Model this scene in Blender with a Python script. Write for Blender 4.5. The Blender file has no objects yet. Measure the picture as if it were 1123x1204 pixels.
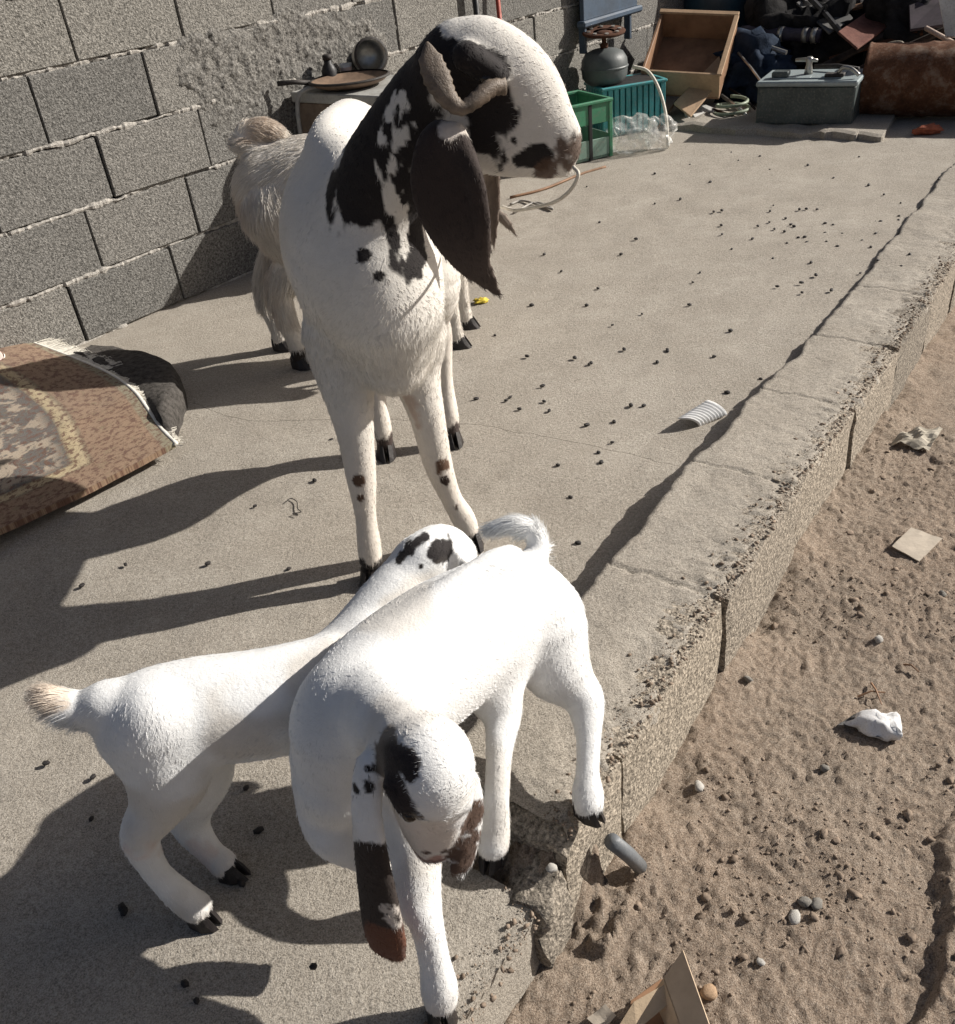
import bpy, bmesh, math, random
import numpy as np
from mathutils import Vector, Matrix, noise as mnoise

random.seed(7)
rng = np.random.default_rng(7)
scene = bpy.context.scene
col = scene.collection

# ------------------------------------------------------------------ camera
PITCH, ROLL, FPX, HC = math.radians(34.006), math.radians(-6.765), 1074.757, 1.1556
PW, PH = 1123.0, 1204.0
cam_d = bpy.data.cameras.new('camera')
cam = bpy.data.objects.new('camera', cam_d)
col.objects.link(cam)
cam_d.sensor_fit = 'HORIZONTAL'
cam_d.sensor_width = 36.0
cam_d.lens = 36.0 * FPX / PW
cam_d.clip_start = 0.02
cam_d.clip_end = 500
_c, _s = math.cos(PITCH), math.sin(PITCH)
_cr, _sr = math.cos(ROLL), math.sin(ROLL)
_fw = Vector((0, _c, -_s)); _up0 = Vector((0, _s, _c)); _rt0 = Vector((1, 0, 0))
# picture axes: u2 = cr*u - sr*v ; v2 = sr*u + cr*v  (v points down)
_rt = _rt0 * _cr + _up0 * _sr
_up = -_rt0 * _sr + _up0 * _cr
cam.matrix_world = Matrix(((_rt.x, _up.x, -_fw.x, 0), (_rt.y, _up.y, -_fw.y, 0), (_rt.z, _up.z, -_fw.z, HC), (0, 0, 0, 1)))
scene.camera = cam

# ------------------------------------------------------------------ world, sun, exposure
SUN_AZ, SUN_EL = math.radians(10.0), math.radians(30.5)     # direction towards the sun, measured from +x
world = bpy.data.worlds.new('World'); scene.world = world
world.use_nodes = True
wn = world.node_tree
for n_ in list(wn.nodes): wn.nodes.remove(n_)
sky = wn.nodes.new('ShaderNodeTexSky'); sky.sky_type = 'NISHITA'; sky.sun_disc = False
sky.sun_elevation = SUN_EL
sky.sun_rotation = math.pi / 2 - SUN_AZ
sky.air_density = 0.7; sky.dust_density = 3.0; sky.ozone_density = 0.4
bg = wn.nodes.new('ShaderNodeBackground'); bg.inputs['Strength'].default_value = 0.05
wo = wn.nodes.new('ShaderNodeOutputWorld')
wn.links.new(sky.outputs[0], bg.inputs[0]); wn.links.new(bg.outputs[0], wo.inputs[0])
sun_d = bpy.data.lights.new('sun', 'SUN'); sun_d.energy = 5.0; sun_d.angle = math.radians(0.55)
sun_d.color = (1.0, 0.95, 0.88)
sun = bpy.data.objects.new('sun', sun_d); col.objects.link(sun)
tosun = Vector((math.cos(SUN_AZ) * math.cos(SUN_EL), math.sin(SUN_AZ) * math.cos(SUN_EL), math.sin(SUN_EL)))
sun.rotation_euler = tosun.to_track_quat('Z', 'Y').to_euler()
sun.location = (3, 0, 4)
scene.view_settings.view_transform = 'Standard'
scene.view_settings.look = 'None'
scene.view_settings.exposure = 0.5
scene.view_settings.gamma = 1.0
scene.view_settings.use_curve_mapping = False

# ------------------------------------------------------------------ helpers
def at(px, py, Y):
    """world point seen at photo position (px, py) at distance Y ahead"""
    u2 = (px - PW / 2) / FPX; v2 = (py - PH / 2) / FPX
    u = _cr * u2 + _sr * v2; v = -_sr * u2 + _cr * v2
    d = np.array([u, _c - v * _s, -_s - v * _c])
    return np.array([0, 0, HC]) + d * (Y / d[1])

def gz(px, py, z=0.0):
    u2 = (px - PW / 2) / FPX; v2 = (py - PH / 2) / FPX
    u = _cr * u2 + _sr * v2; v = -_sr * u2 + _cr * v2
    d = np.array([u, _c - v * _s, -_s - v * _c])
    return np.array([0, 0, HC]) + d * ((z - HC) / d[2])

def mpp(P):
    return (P[1] * _c + (HC - P[2]) * _s) / FPX

def tag(o, label=None, cat=None, group=None, kind=None):
    if label: o['label'] = label
    if cat: o['category'] = cat
    if group: o['group'] = group
    if kind: o['kind'] = kind
    return o

def empty(name, loc=(0, 0, 0), rz=0.0):
    o = bpy.data.objects.new(name, None); col.objects.link(o)
    o.empty_display_size = 0.05
    o.location = loc; o.rotation_euler = (0, 0, rz)
    return o

def link(name, me, m=None, parent=None, loc=None, rot=None, smooth=False):
    o = bpy.data.objects.new(name, me); col.objects.link(o)
    if m is not None and len(me.materials) == 0: me.materials.append(m)
    if parent is not None: o.parent = parent
    if loc is not None: o.location = loc
    if rot is not None: o.rotation_euler = rot
    if smooth: me.polygons.foreach_set('use_smooth', [True] * len(me.polygons))
    return o

def wparent(o, parent):
    """parent while the mesh stays in world coordinates"""
    o.parent = parent
    o.matrix_parent_inverse = (Matrix.Translation(parent.location) @ parent.rotation_euler.to_matrix().to_4x4()).inverted()
    return o

def bm_mesh(bm, name='mesh'):
    bmesh.ops.recalc_face_normals(bm, faces=bm.faces[:])
    me = bpy.data.meshes.new(name); bm.to_mesh(me); bm.free(); return me

def pydata(v, f, name='mesh'):
    me = bpy.data.meshes.new(name); me.from_pydata([tuple(map(float, p)) for p in v], [], [tuple(map(int, q)) for q in f]); me.update(); return me

def add_box(bm, lo, hi, jit=0.0, bev=0.0, M=None):
    b = bmesh.new()
    bmesh.ops.create_cube(b, size=1.0)
    lo = Vector(lo); hi = Vector(hi)
    for v in b.verts:
        v.co = Vector([lo[i] + (v.co[i] + .5) * (hi[i] - lo[i]) + random.uniform(-jit, jit) for i in range(3)])
    if bev > 0:
        bmesh.ops.bevel(b, geom=b.edges[:], offset=bev, segments=1, affect='EDGES', profile=0.6)
    if M is not None: b.transform(M)
    me = bpy.data.meshes.new('t'); b.to_mesh(me); b.free(); bm.from_mesh(me); bpy.data.meshes.remove(me)

def box_mesh(lo, hi, jit=0.0, bev=0.0, M=None):
    bm = bmesh.new(); add_box(bm, lo, hi, jit, bev, M); return bm_mesh(bm)

def add_tube(bm, pts, r, seg=8, cap=True):
    pts = [Vector(p) for p in pts]
    rs = r if hasattr(r, '__len__') else [r] * len(pts)
    rings = []; prev = None
    for i, p in enumerate(pts):
        t = (pts[min(i + 1, len(pts) - 1)] - pts[max(i - 1, 0)])
        if t.length < 1e-9: t = Vector((0, 0, 1))
        t.normalize()
        if prev is None:
            a = Vector((0, 0, 1)) if abs(t.z) < .9 else Vector((1, 0, 0))
            u = t.cross(a).normalized()
        else:
            u = (prev - t * prev.dot(t)).normalized()
        prev = u; w = t.cross(u)
        rings.append([bm.verts.new(p + (u * math.cos(2 * math.pi * k / seg) + w * math.sin(2 * math.pi * k / seg)) * rs[i]) for k in range(seg)])
    for a, b in zip(rings[:-1], rings[1:]):
        for k in range(seg):
            bm.faces.new((a[k], a[(k + 1) % seg], b[(k + 1) % seg], b[k]))
    if cap:
        bm.faces.new(rings[0][::-1]); bm.faces.new(rings[-1])

def tube_mesh(pts, r, seg=8):
    bm = bmesh.new(); add_tube(bm, pts, r, seg); return bm_mesh(bm)

def spline(pts, n=8):
    P = [np.array(p, float) for p in pts]; out = []
    P = [2 * P[0] - P[1]] + P + [2 * P[-1] - P[-2]]
    for i in range(1, len(P) - 2):
        a, b, c_, d_ = P[i - 1], P[i], P[i + 1], P[i + 2]
        for k in range(n):
            t = k / n
            out.append(.5 * ((2 * b) + (c_ - a) * t + (2 * a - 5 * b + 4 * c_ - d_) * t * t + (3 * b - a - 3 * c_ + d_) * t ** 3))
    out.append(P[-2]); return out

def add_lathe(bm, prof, seg=24, M=None, cap_lo=True, cap_hi=True):
    rings = []
    for r, z in prof:
        rings.append([bm.verts.new((M @ Vector((r * math.cos(2 * math.pi * k / seg), r * math.sin(2 * math.pi * k / seg), z))) if M is not None else
                                   Vector((r * math.cos(2 * math.pi * k / seg), r * math.sin(2 * math.pi * k / seg), z))) for k in range(seg)])
    for a, b in zip(rings[:-1], rings[1:]):
        for k in range(seg): bm.faces.new((a[k], a[(k + 1) % seg], b[(k + 1) % seg], b[k]))
    if cap_lo: bm.faces.new(rings[0][::-1])
    if cap_hi: bm.faces.new(rings[-1])

def lathe_mesh(prof, seg=24, M=None, **k):
    bm = bmesh.new(); add_lathe(bm, prof, seg, M, **k); return bm_mesh(bm)

# numpy value noise ------------------------------------------------------
def _hash(ix, iy, iz):
    h = (ix.astype(np.int64) * 374761393 + iy.astype(np.int64) * 668265263 + iz.astype(np.int64) * 2147483647 + 1013904223) & 0xFFFFFFFF
    h = ((h ^ (h >> 13)) * 1274126177) & 0xFFFFFFFF
    h = ((h ^ (h >> 16)) * 2246822519) & 0xFFFFFFFF
    return ((h ^ (h >> 15)) & 0xFFFF) / 65535.0

def vnoise(P, sc):
    Q = np.asarray(P) * sc; I = np.floor(Q).astype(np.int64); F = Q - I; F = F * F * (3 - 2 * F)
    r = 0
    for a in (0, 1):
        for b in (0, 1):
            for c_ in (0, 1):
                w = (F[:, 0] if a else 1 - F[:, 0]) * (F[:, 1] if b else 1 - F[:, 1]) * (F[:, 2] if c_ else 1 - F[:, 2])
                r = r + w * _hash(I[:, 0] + a, I[:, 1] + b, I[:, 2] + c_)
    return r * 2 - 1

def fbm(P, sc, octv=4, gain=.5):
    r = 0; a = 1
    for i in range(octv):
        r = r + a * vnoise(np.asarray(P) + i * 13.7, sc); sc *= 2.03; a *= gain
    return r

# ------------------------------------------------------------------ materials
def mat(name):
    m = bpy.data.materials.new(name); m.use_nodes = True
    nt = m.node_tree; b = nt.nodes['Principled BSDF']
    return m, nt, b

def nd(nt, t, **k):
    n_ = nt.nodes.new(t)
    for a, v in k.items():
        if a.startswith('i_'): n_.inputs[a[2:].replace('_', ' ')].default_value = v
        else: setattr(n_, a, v)
    return n_

def ramp(nt, fac, stops):
    r = nt.nodes.new('ShaderNodeValToRGB'); e = r.color_ramp.elements
    while len(e) < len(stops): e.new(0.5)
    for i, (p, c_) in enumerate(stops):
        e[i].position = p; e[i].color = (*c_, 1) if len(c_) == 3 else c_
    nt.links.new(fac, r.inputs[0]); return r.outputs[0]

def noise_out(nt, vec, scale, detail=6, rough=.6, lac=2.0):
    n_ = nd(nt, 'ShaderNodeTexNoise'); n_.inputs['Scale'].default_value = scale
    n_.inputs['Detail'].default_value = detail; n_.inputs['Roughness'].default_value = rough; n_.inputs['Lacunarity'].default_value = lac
    nt.links.new(vec, n_.inputs['Vector']); return n_.outputs[0]

def mixc(nt, fac, a, b, blend='MIX'):
    m = nd(nt, 'ShaderNodeMix', data_type='RGBA', blend_type=blend)
    for sock, v in ((m.inputs[0], fac), (m.inputs[6], a), (m.inputs[7], b)):
        if hasattr(v, 'node'): nt.links.new(v, sock)
        else: sock.default_value = v if not hasattr(v, '__len__') else ((*v, 1) if len(v) == 3 else v)
    return m.outputs[2]

def math_(nt, op, a, b=None, clamp=False):
    m = nd(nt, 'ShaderNodeMath', operation=op, use_clamp=clamp)
    for sock, v in ((m.inputs[0], a), (m.inputs[1], b)):
        if v is None: continue
        if hasattr(v, 'node'): nt.links.new(v, sock)
        else: sock.default_value = v
    return m.outputs[0]

def bump(nt, b, hs, dist=.002, strength=1.0):
    bn = None
    for h, dd, st in hs:
        q = nd(nt, 'ShaderNodeBump'); q.inputs['Distance'].default_value = dd; q.inputs['Strength'].default_value = st
        nt.links.new(h, q.inputs['Height'])
        if bn is not None: nt.links.new(bn, q.inputs['Normal'])
        bn = q.outputs[0]
    nt.links.new(bn, b.inputs['Normal'])

def pos(nt): return nd(nt, 'ShaderNodeNewGeometry').outputs['Position']
def objc(nt): return nd(nt, 'ShaderNodeTexCoord').outputs['Object']

def m_concrete_slab(name='slab_concrete', k=1.0):
    m, nt, b = mat(name); P = pos(nt)
    big = noise_out(nt, P, 1.3, 5, .55); mid = noise_out(nt, P, 9, 6, .65); fine = noise_out(nt, P, 130, 4, .75); grit = noise_out(nt, P, 420, 3, .7)
    # broad trowel streaks
    mp = nd(nt, 'ShaderNodeMapping'); mp.inputs['Rotation'].default_value = (0, 0, math.radians(-20)); mp.inputs['Scale'].default_value = (1.2, 9, 1)
    nt.links.new(P, mp.inputs[0]); streak = noise_out(nt, mp.outputs[0], 2.2, 5, .6)
    q = lambda *c: (c[0] * k, c[1] * k * .975, c[2] * k * .935)
    c1 = ramp(nt, big, [(.3, q(.265, .242, .212)), (.7, q(.365, .340, .300))])
    c2 = mixc(nt, .6, c1, ramp(nt, mid, [(.30, q(.20, .178, .15)), (.5, q(.33, .305, .268)), (.70, q(.44, .415, .375))]))
    c3 = mixc(nt, .3, c2, ramp(nt, streak, [(.3, q(.23, .21, .182)), (.7, q(.41, .38, .34))]))
    st1 = noise_out(nt, P, 3.4, 7, .72); st2 = noise_out(nt, P, 21, 5, .7)
    c3 = mixc(nt, ramp(nt, st1, [(.50, (0, 0, 0)), (.60, (.75, .75, .75))]), c3, q(.20, .178, .148))
    c3 = mixc(nt, ramp(nt, st1, [(.38, (.75, .75, .75)), (.48, (0, 0, 0))]), c3, q(.50, .475, .43))
    c3 = mixc(nt, ramp(nt, st2, [(.56, (0, 0, 0)), (.64, (.6, .6, .6))]), c3, q(.18, .16, .135))
    c4 = mixc(nt, .5, c3, ramp(nt, fine, [(.36, q(.10, .088, .074)), (.5, q(.33, .302, .265)), (.64, q(.54, .505, .455))]))
    c5 = mixc(nt, .5, c4, ramp(nt, grit, [(.38, q(.07, .062, .05)), (.5, q(.34, .315, .28)), (.66, q(.52, .49, .44))]))
    nt.links.new(c5, b.inputs['Base Color']); b.inputs['Roughness'].default_value = .93; b.inputs['Specular IOR Level'].default_value = .25
    bump(nt, b, [(mid, .006, .45), (fine, .004, .7), (grit, .0016, .8)])
    return m

def m_block(name, tint=(1, 1, 1), coarse=1.0):
    m, nt, b = mat(name); P = pos(nt)
    oi = nd(nt, 'ShaderNodeObjectInfo').outputs['Random']
    big = noise_out(nt, P, 4, 5, .6); grain = noise_out(nt, P, 135 / coarse, 4, .85); pit = nd(nt, 'ShaderNodeTexVoronoi'); pit.inputs['Scale'].default_value = 190 / coarse
    nt.links.new(P, pit.inputs['Vector'])
    c1 = ramp(nt, big, [(.3, (.20, .192, .18)), (.7, (.30, .288, .268))])
    c2 = mixc(nt, .8, c1, ramp(nt, grain, [(.36, (.035, .033, .03)), (.49, (.235, .225, .208)), (.63, (.52, .50, .465))]))
    v = ramp(nt, oi, [(0, (.80, .80, .80)), (.5, (1.0, .985, .97)), (1, (1.13, 1.11, 1.07))])
    c3 = mixc(nt, 1.0, c2, v, 'MULTIPLY')
    c3 = mixc(nt, 1.0, c3, tint, 'MULTIPLY')
    nt.links.new(c3, b.inputs['Base Color']); b.inputs['Roughness'].default_value = .95; b.inputs['Specular IOR Level'].default_value = .15
    bump(nt, b, [(big, .006, .4), (grain, .005, .9), (pit.outputs[0], .003, .7)])
    return m

def m_mortar(name, c=(.36, .345, .315)):
    m, nt, b = mat(name); P = pos(nt)
    g = noise_out(nt, P, 70, 5, .75); h = noise_out(nt, P, 320, 3, .7)
    cc = ramp(nt, g, [(.3, tuple(x * .55 for x in c)), (.55, c), (.75, tuple(min(1, x * 1.3) for x in c))])
    nt.links.new(cc, b.inputs['Base Color']); b.inputs['Roughness'].default_value = .95; b.inputs['Specular IOR Level'].default_value = .15
    bump(nt, b, [(g, .012, .9), (h, .003, .8)])
    return m

def m_dirt():
    m, nt, b = mat('yard_dirt'); P = pos(nt)
    big = noise_out(nt, P, 2.2, 5, .6); mid = noise_out(nt, P, 14, 6, .65); g = noise_out(nt, P, 90, 5, .75); f = noise_out(nt, P, 420, 3, .7)
    c1 = ramp(nt, big, [(.36, (.335, .228, .158)), (.47, (.335, .252, .188)), (.60, (.315, .275, .225))])
    c2 = mixc(nt, .45, c1, ramp(nt, mid, [(.32, (.22, .165, .122)), (.52, (.325, .252, .19)), (.7, (.385, .33, .268))]))
    c3 = mixc(nt, .55, c2, ramp(nt, g, [(.34, (.095, .070, .053)), (.5, (.325, .255, .195)), (.66, (.52, .45, .37))]))
    c3 = mixc(nt, .45, c3, ramp(nt, f, [(.36, (.07, .052, .04)), (.5, (.325, .255, .195)), (.64, (.57, .49, .41))]))
    nt.links.new(c3, b.inputs['Base Color']); b.inputs['Roughness'].default_value = .97; b.inputs['Specular IOR Level'].default_value = .12
    bump(nt, b, [(mid, .012, .7), (g, .009, 1.0), (f, .003, .9)])
    return m

def m_plain(name, c, rough=.6, var=.18, scale=18, metal=0.0, bumpd=.001, spec=.4, dirt=None):
    m, nt, b = mat(name); P = objc(nt)
    n1 = noise_out(nt, P, scale, 6, .65); n2 = noise_out(nt, P, scale * 9, 3, .7)
    a = tuple(max(0, x * (1 - var * 1.6)) for x in c); d_ = tuple(min(1, x * (1 + var)) for x in c)
    cc = ramp(nt, n1, [(.3, a), (.55, c), (.75, d_)])
    if dirt: cc = mixc(nt, ramp(nt, n2, [(.5, (0, 0, 0)), (.75, (.8, .8, .8))]), cc, dirt)
    nt.links.new(cc, b.inputs['Base Color'])
    rr = ramp(nt, n1, [(.3, (min(1, rough + .12),) * 3), (.7, (max(.05, rough - .1),) * 3)])
    nt.links.new(rr, b.inputs['Roughness']); b.inputs['Metallic'].default_value = metal; b.inputs['Specular IOR Level'].default_value = spec
    bump(nt, b, [(n1, bumpd * 2, .6), (n2, bumpd, .6)])
    return m

def m_rust(name, a=(.085, .032, .016), c=(.20, .085, .04), d_=(.30, .19, .12), scale=14):
    m, nt, b = mat(name); P = objc(nt)
    n1 = noise_out(nt, P, scale, 8, .7); n2 = noise_out(nt, P, scale * 6, 5, .75)
    c1 = ramp(nt, n1, [(.28, a), (.5, c), (.72, d_)])
    c2 = mixc(nt, .45, c1, ramp(nt, n2, [(.35, a), (.6, c), (.78, d_)]))
    nt.links.new(c2, b.inputs['Base Color']); b.inputs['Roughness'].default_value = .88; b.inputs['Specular IOR Level'].default_value = .2
    bump(nt, b, [(n1, .003, .7), (n2, .0015, .8)])
    return m

def m_coat(name, rough=.75):
    m, nt, b = mat(name)
    a = nd(nt, 'ShaderNodeAttribute', attribute_name='coat_colour')
    P = objc(nt); n1 = noise_out(nt, P, 60, 4, .6); n2 = noise_out(nt, P, 300, 4, .7)
    c1 = mixc(nt, .3, a.outputs['Color'], ramp(nt, n1, [(.3, (.78, .77, .75)), (.7, (1, 1, 1))]), 'MULTIPLY')
    nt.links.new(c1, b.inputs['Base Color']); b.inputs['Roughness'].default_value = rough; b.inputs['Specular IOR Level'].default_value = .2
    b.inputs['Sheen Weight'].default_value = .08
    bump(nt, b, [(n1, .003, .4), (n2, .0015, .6)])
    return m

def m_hair(name):
    m, nt, b = mat(name)
    a = nd(nt, 'ShaderNodeAttribute', attribute_name='coat_colour')
    nt.links.new(a.outputs['Color'], b.inputs['Base Color']); b.inputs['Roughness'].default_value = .6; b.inputs['Specular IOR Level'].default_value = .25
    return m

M_SLAB = m_concrete_slab()
M_BLOCK = m_block('wall_block', (.70, .71, .715))
M_KERB = m_block('kerb_block', (1.06, .98, .88), 1.15)
M_MORTAR = m_mortar('bed_mortar', (.46, .435, .395)); M_MORTAR_S = m_mortar('smeared_mortar', (.235, .225, .208)); M_SKIM = m_concrete_slab('kerb_skim', .98); M_MORTAR_D = m_mortar('recessed_mortar', (.14, .13, .118))
M_DIRT = m_dirt(); M_SMEAR = m_block('smeared_block', (.72, .72, .715), 1.5)
M_COAT = m_coat('goat_coat'); M_HAIR = m_hair('goat_hair')
M_HOOF = m_plain('hoof_horn', (.022, .018, .017), .45, .3, 60)
M_HORN = m_plain('horn', (.16, .125, .095), .5, .35, 45, bumpd=.002)
M_EYE = m_plain('eye', (.02, .012, .008), .08, .1, 20, bumpd=0)

# ================================================================== SETTING
# frame of the kerb: s runs along it, n across it (towards the dirt side)
KE = np.array([.610, .7924]); KN = np.array([.7924, -.610])
def kw(s, n, z=0.0): return np.array([KE[0] * s + KN[0] * n, KE[1] * s + KN[1] * n, z])
def k_sn(P): return float(P[0] * KE[0] + P[1] * KE[1]), float(P[0] * KN[0] + P[1] * KN[1])
N_IN, N_OUT = -.652, -.417
def kerb_top(s): return float(np.interp(s, [.6, 1.55, 2.0, 2.5, 3.0, 9], [.072, .072, .045, .016, .008, .008]))

def rough_box(lo, hi, cuts, amp, seed, sc=22, round_=.006):
    b = bmesh.new(); bmesh.ops.create_cube(b, size=1.0)
    lo = np.array(lo, float); hi = np.array(hi, float); ext = hi - lo
    # long edges get more cuts
    for ax in range(3):
        es = [e for e in b.edges if abs((e.verts[0].co - e.verts[1].co)[ax]) > 1e-5]
        if cuts[ax] > 0: bmesh.ops.subdivide_edges(b, edges=es, cuts=cuts[ax], use_grid_fill=True)
    V = np.array([v.co[:] for v in b.verts])
    on = (np.abs(np.abs(V) - .5) < 1e-4).sum(1)
    W = lo + (V + .5) * ext
    cen = (lo + hi) / 2
    dirn = np.sign(V) * (np.abs(np.abs(V) - .5) < 1e-4)
    W = W - dirn * (on[:, None] >= 2) * round_
    nz = np.stack([fbm(W + seed * 3.1 + k * 7.7, sc, 4) for k in range(3)], 1)
    W = W + nz * amp * (1 + .8 * (on[:, None] >= 2))
    for v, w in zip(b.verts, W): v.co = w
    return b

# ---- dirt ground
def dirt_h(X, Y):
    P = np.stack([X, Y, np.zeros_like(X)], -1).reshape(-1, 3)
    s = P[:, 0] * KE[0] + P[:, 1] * KE[1]; n = P[:, 0] * KN[0] + P[:, 1] * KN[1]
    z = -.145 - .10 * np.clip((s - 2.2) / 1.4, 0, 1)
    P = P + .018 * np.stack([fbm(P + 31, 13, 3), fbm(P + 57, 13, 3), 0 * P[:, 0]], 1) + .006 * np.stack([fbm(P + 3, 45, 2), fbm(P + 5, 45, 2), 0 * P[:, 0]], 1)
    z = z + .012 * fbm(P, 2.6, 3) + .0045 * fbm(P + 4, 8, 5, .62) + .0024 * np.abs(fbm(P + 7, 47, 3, .7)) + .0026 * fbm(P + 1, 95, 3, .75)
    # hardened crust at the right hand side
    edge = n - (-.02 + .10 * fbm(P + 9, 3.1, 3))
    crust = np.clip(edge / .012, 0, 1) * np.clip((1.25 - s) / .25, 0, 1)
    z = z + .018 * crust
    # loose soil banked against the kerb
    z = z + .020 * np.clip(1 - (n - N_OUT) / .10, 0, 1) * (n > N_OUT - .02) * (.6 + fbm(P + 2, 7, 3))
    # broken place between kerb end and near slab: soil and rubble heaped up to the top
    hole = (n < N_OUT + .06) & (n > N_IN - .03) & (s > .585) & (s < .74)
    out_ = np.clip((n + .50 + .02 * fbm(P + 11, 14, 3)) / .05, 0, 1)
    hz = -.026 + .022 * out_ + .050 * np.clip((s - .60) / .05, 0, 1) * (.5 + .5 * out_) + .014 * fbm(P, 22, 5, .7) + .006 * np.abs(fbm(P + 3, 70, 2)) - .17 * np.clip((n - N_OUT + .03 + .014 * fbm(P + 3, 20, 3)) / .03, 0, 1)
    z = np.where(hole, np.maximum(z, hz), z)
    return z.reshape(X.shape)

def grid_mesh(X, Y, Z):
    a, b = X.shape
    V = np.stack([X, Y, Z], -1).reshape(-1, 3)
    i = np.arange(a * b).reshape(a, b)
    F = np.stack([i[:-1, :-1], i[1:, :-1], i[1:, 1:], i[:-1, 1:]], -1).reshape(-1, 4)
    me = bpy.data.meshes.new('grid')
    me.vertices.add(len(V)); me.vertices.foreach_set('co', V.ravel())
    me.loops.add(F.size); me.loops.foreach_set('vertex_index', F.ravel())
    me.polygons.add(len(F)); me.polygons.foreach_set('loop_start', np.arange(len(F)) * 4)
    me.update(calc_edges=True); me.validate()
    return me

def obj_grid(name, X, Y, Z, m, smooth=True):
    o = link(name, grid_mesh(X, Y, Z), m, smooth=smooth); return o

xs = np.concatenate([[-30, -8, -2], np.arange(-.45, -.1, .02), np.arange(-.1, 1.25, .0055), np.arange(1.25, 2.0, .012), [2.05, 2.2, 3, 6, 14, 40]])
ys = np.concatenate([[-30, -8, -2, -.5], np.arange(.28, 2.1, .0055), np.arange(2.1, 3.3, .012), [3.36, 3.6, 4.2, 6, 14, 45]])
GX, GY = np.meshgrid(xs, ys, indexing='ij')
GZ = dirt_h(GX, GY)
out = (GX < -.44) | (GX > 2.0) | (GY < .27) | (GY > 3.32)
GZ = np.where(out, np.minimum(GZ, -.21), GZ)
o = obj_grid('ground', GX, GY, GZ, M_DIRT); tag(o, 'brown crumbly earth beside the concrete kerb', 'ground', kind='structure')

# ---- concrete floor in two panels, parted by the long crack
crack_px = [(290, 497), (345, 496), (400, 495), (470, 494), (520, 497), (560, 500), (600, 505), (640, 512), (670, 519), (700, 525), (730, 533), (760, 540), (800, 546)]
cr = sorted([k_sn(gz(*q)) for q in crack_px], key=lambda q: q[1])
crN = np.array([-5.0] + [q[1] for q in cr] + [-.3]); crS = np.array([cr[0][0] + .25] + [q[0] for q in cr] + [1.66])
def crack_s(n):
    P = np.stack([np.asarray(n) * 1.0, np.zeros_like(n), np.zeros_like(n)], 1)
    return np.interp(n, crN, crS) + .012 * fbm(P, 7, 5, .6)
def slab_z(X, Y):
    P = np.stack([X, Y, 0 * X], -1).reshape(-1, 3)
    return (.0035 * fbm(P, 2.2, 3) + .0016 * fbm(P, 17, 3)).reshape(X.shape)

floor = empty('concrete_floor', (0, 2, 0)); tag(floor, 'worn grey concrete yard floor', 'floor', kind='structure')
def panel(ns, s0f, s1f, ts, cut=None):
    S = np.stack([s0f(ns) + (s1f(ns) - s0f(ns)) * t for t in ts], 1); N = np.repeat(ns[:, None], len(ts), 1)
    X = KE[0] * S + KN[0] * N; Y = KE[1] * S + KN[1] * N
    return S, N, X, Y
def panel_obj(S, N, X, Y, cutf=None):
    me = grid_mesh(X, Y, slab_z(X, Y))
    bm = bmesh.new(); bm.from_mesh(me); bpy.data.meshes.remove(me)
    if cutf is not None:
        kill = [f for f in bm.faces if cutf(*k_sn(f.calc_center_median()))]
        bmesh.ops.delete(bm, geom=kill, context='FACES')
    be = [e for e in bm.edges if e.is_boundary]
    r = bmesh.ops.extrude_edge_only(bm, edges=be)
    for v in r['geom']:
        if isinstance(v, bmesh.types.BMVert): v.co.z -= .16
    bmesh.ops.recalc_face_normals(bm, faces=bm.faces[:])
    me = bpy.data.meshes.new('panel'); bm.to_mesh(me); bm.free()
    me.set_sharp_from_angle(angle=math.radians(30))
    o = link('floor_panel', me, M_SLAB); wparent(o, floor)
    return o
nsA = np.concatenate([np.linspace(-5.0, -2.4, 20), np.linspace(-2.35, N_IN, 110)])
tsA = np.concatenate([np.linspace(0, .35, 60), np.linspace(.36, 1, 45)])
S, N, X, Y = panel(nsA, lambda n: crack_s(n) + .0006, lambda n: 0 * n + 9.0, tsA)
panel_obj(S, N, X, Y)
nsB = np.concatenate([nsA, np.linspace(N_IN, -.432, 14)[1:]])
Sa = np.linspace(-3.0, .1, 20); Sb = np.linspace(.1, .598, 26)[1:]; tsB = np.linspace(0, 1, 50)[1:]
S1 = np.repeat(np.concatenate([Sa, Sb])[None], len(nsB), 0)
c1 = crack_s(nsB) - .0006
S2 = np.stack([.598 + (c1 - .598) * t for t in tsB], 1)
S = np.concatenate([S1, S2], 1); N = np.repeat(nsB[:, None], S.shape[1], 1)
# ragged outer edge of the near slab
Pj = np.stack([S[-1], 0 * S[-1], 0 * S[-1]], 1)
N[-1] += .012 * fbm(Pj, 14, 4); N[-2] += .006 * fbm(Pj, 14, 4)
X = KE[0] * S + KN[0] * N; Y = KE[1] * S + KN[1] * N
panel_obj(S, N, X, Y, lambda s, n: n > N_IN and s > .598)

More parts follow.
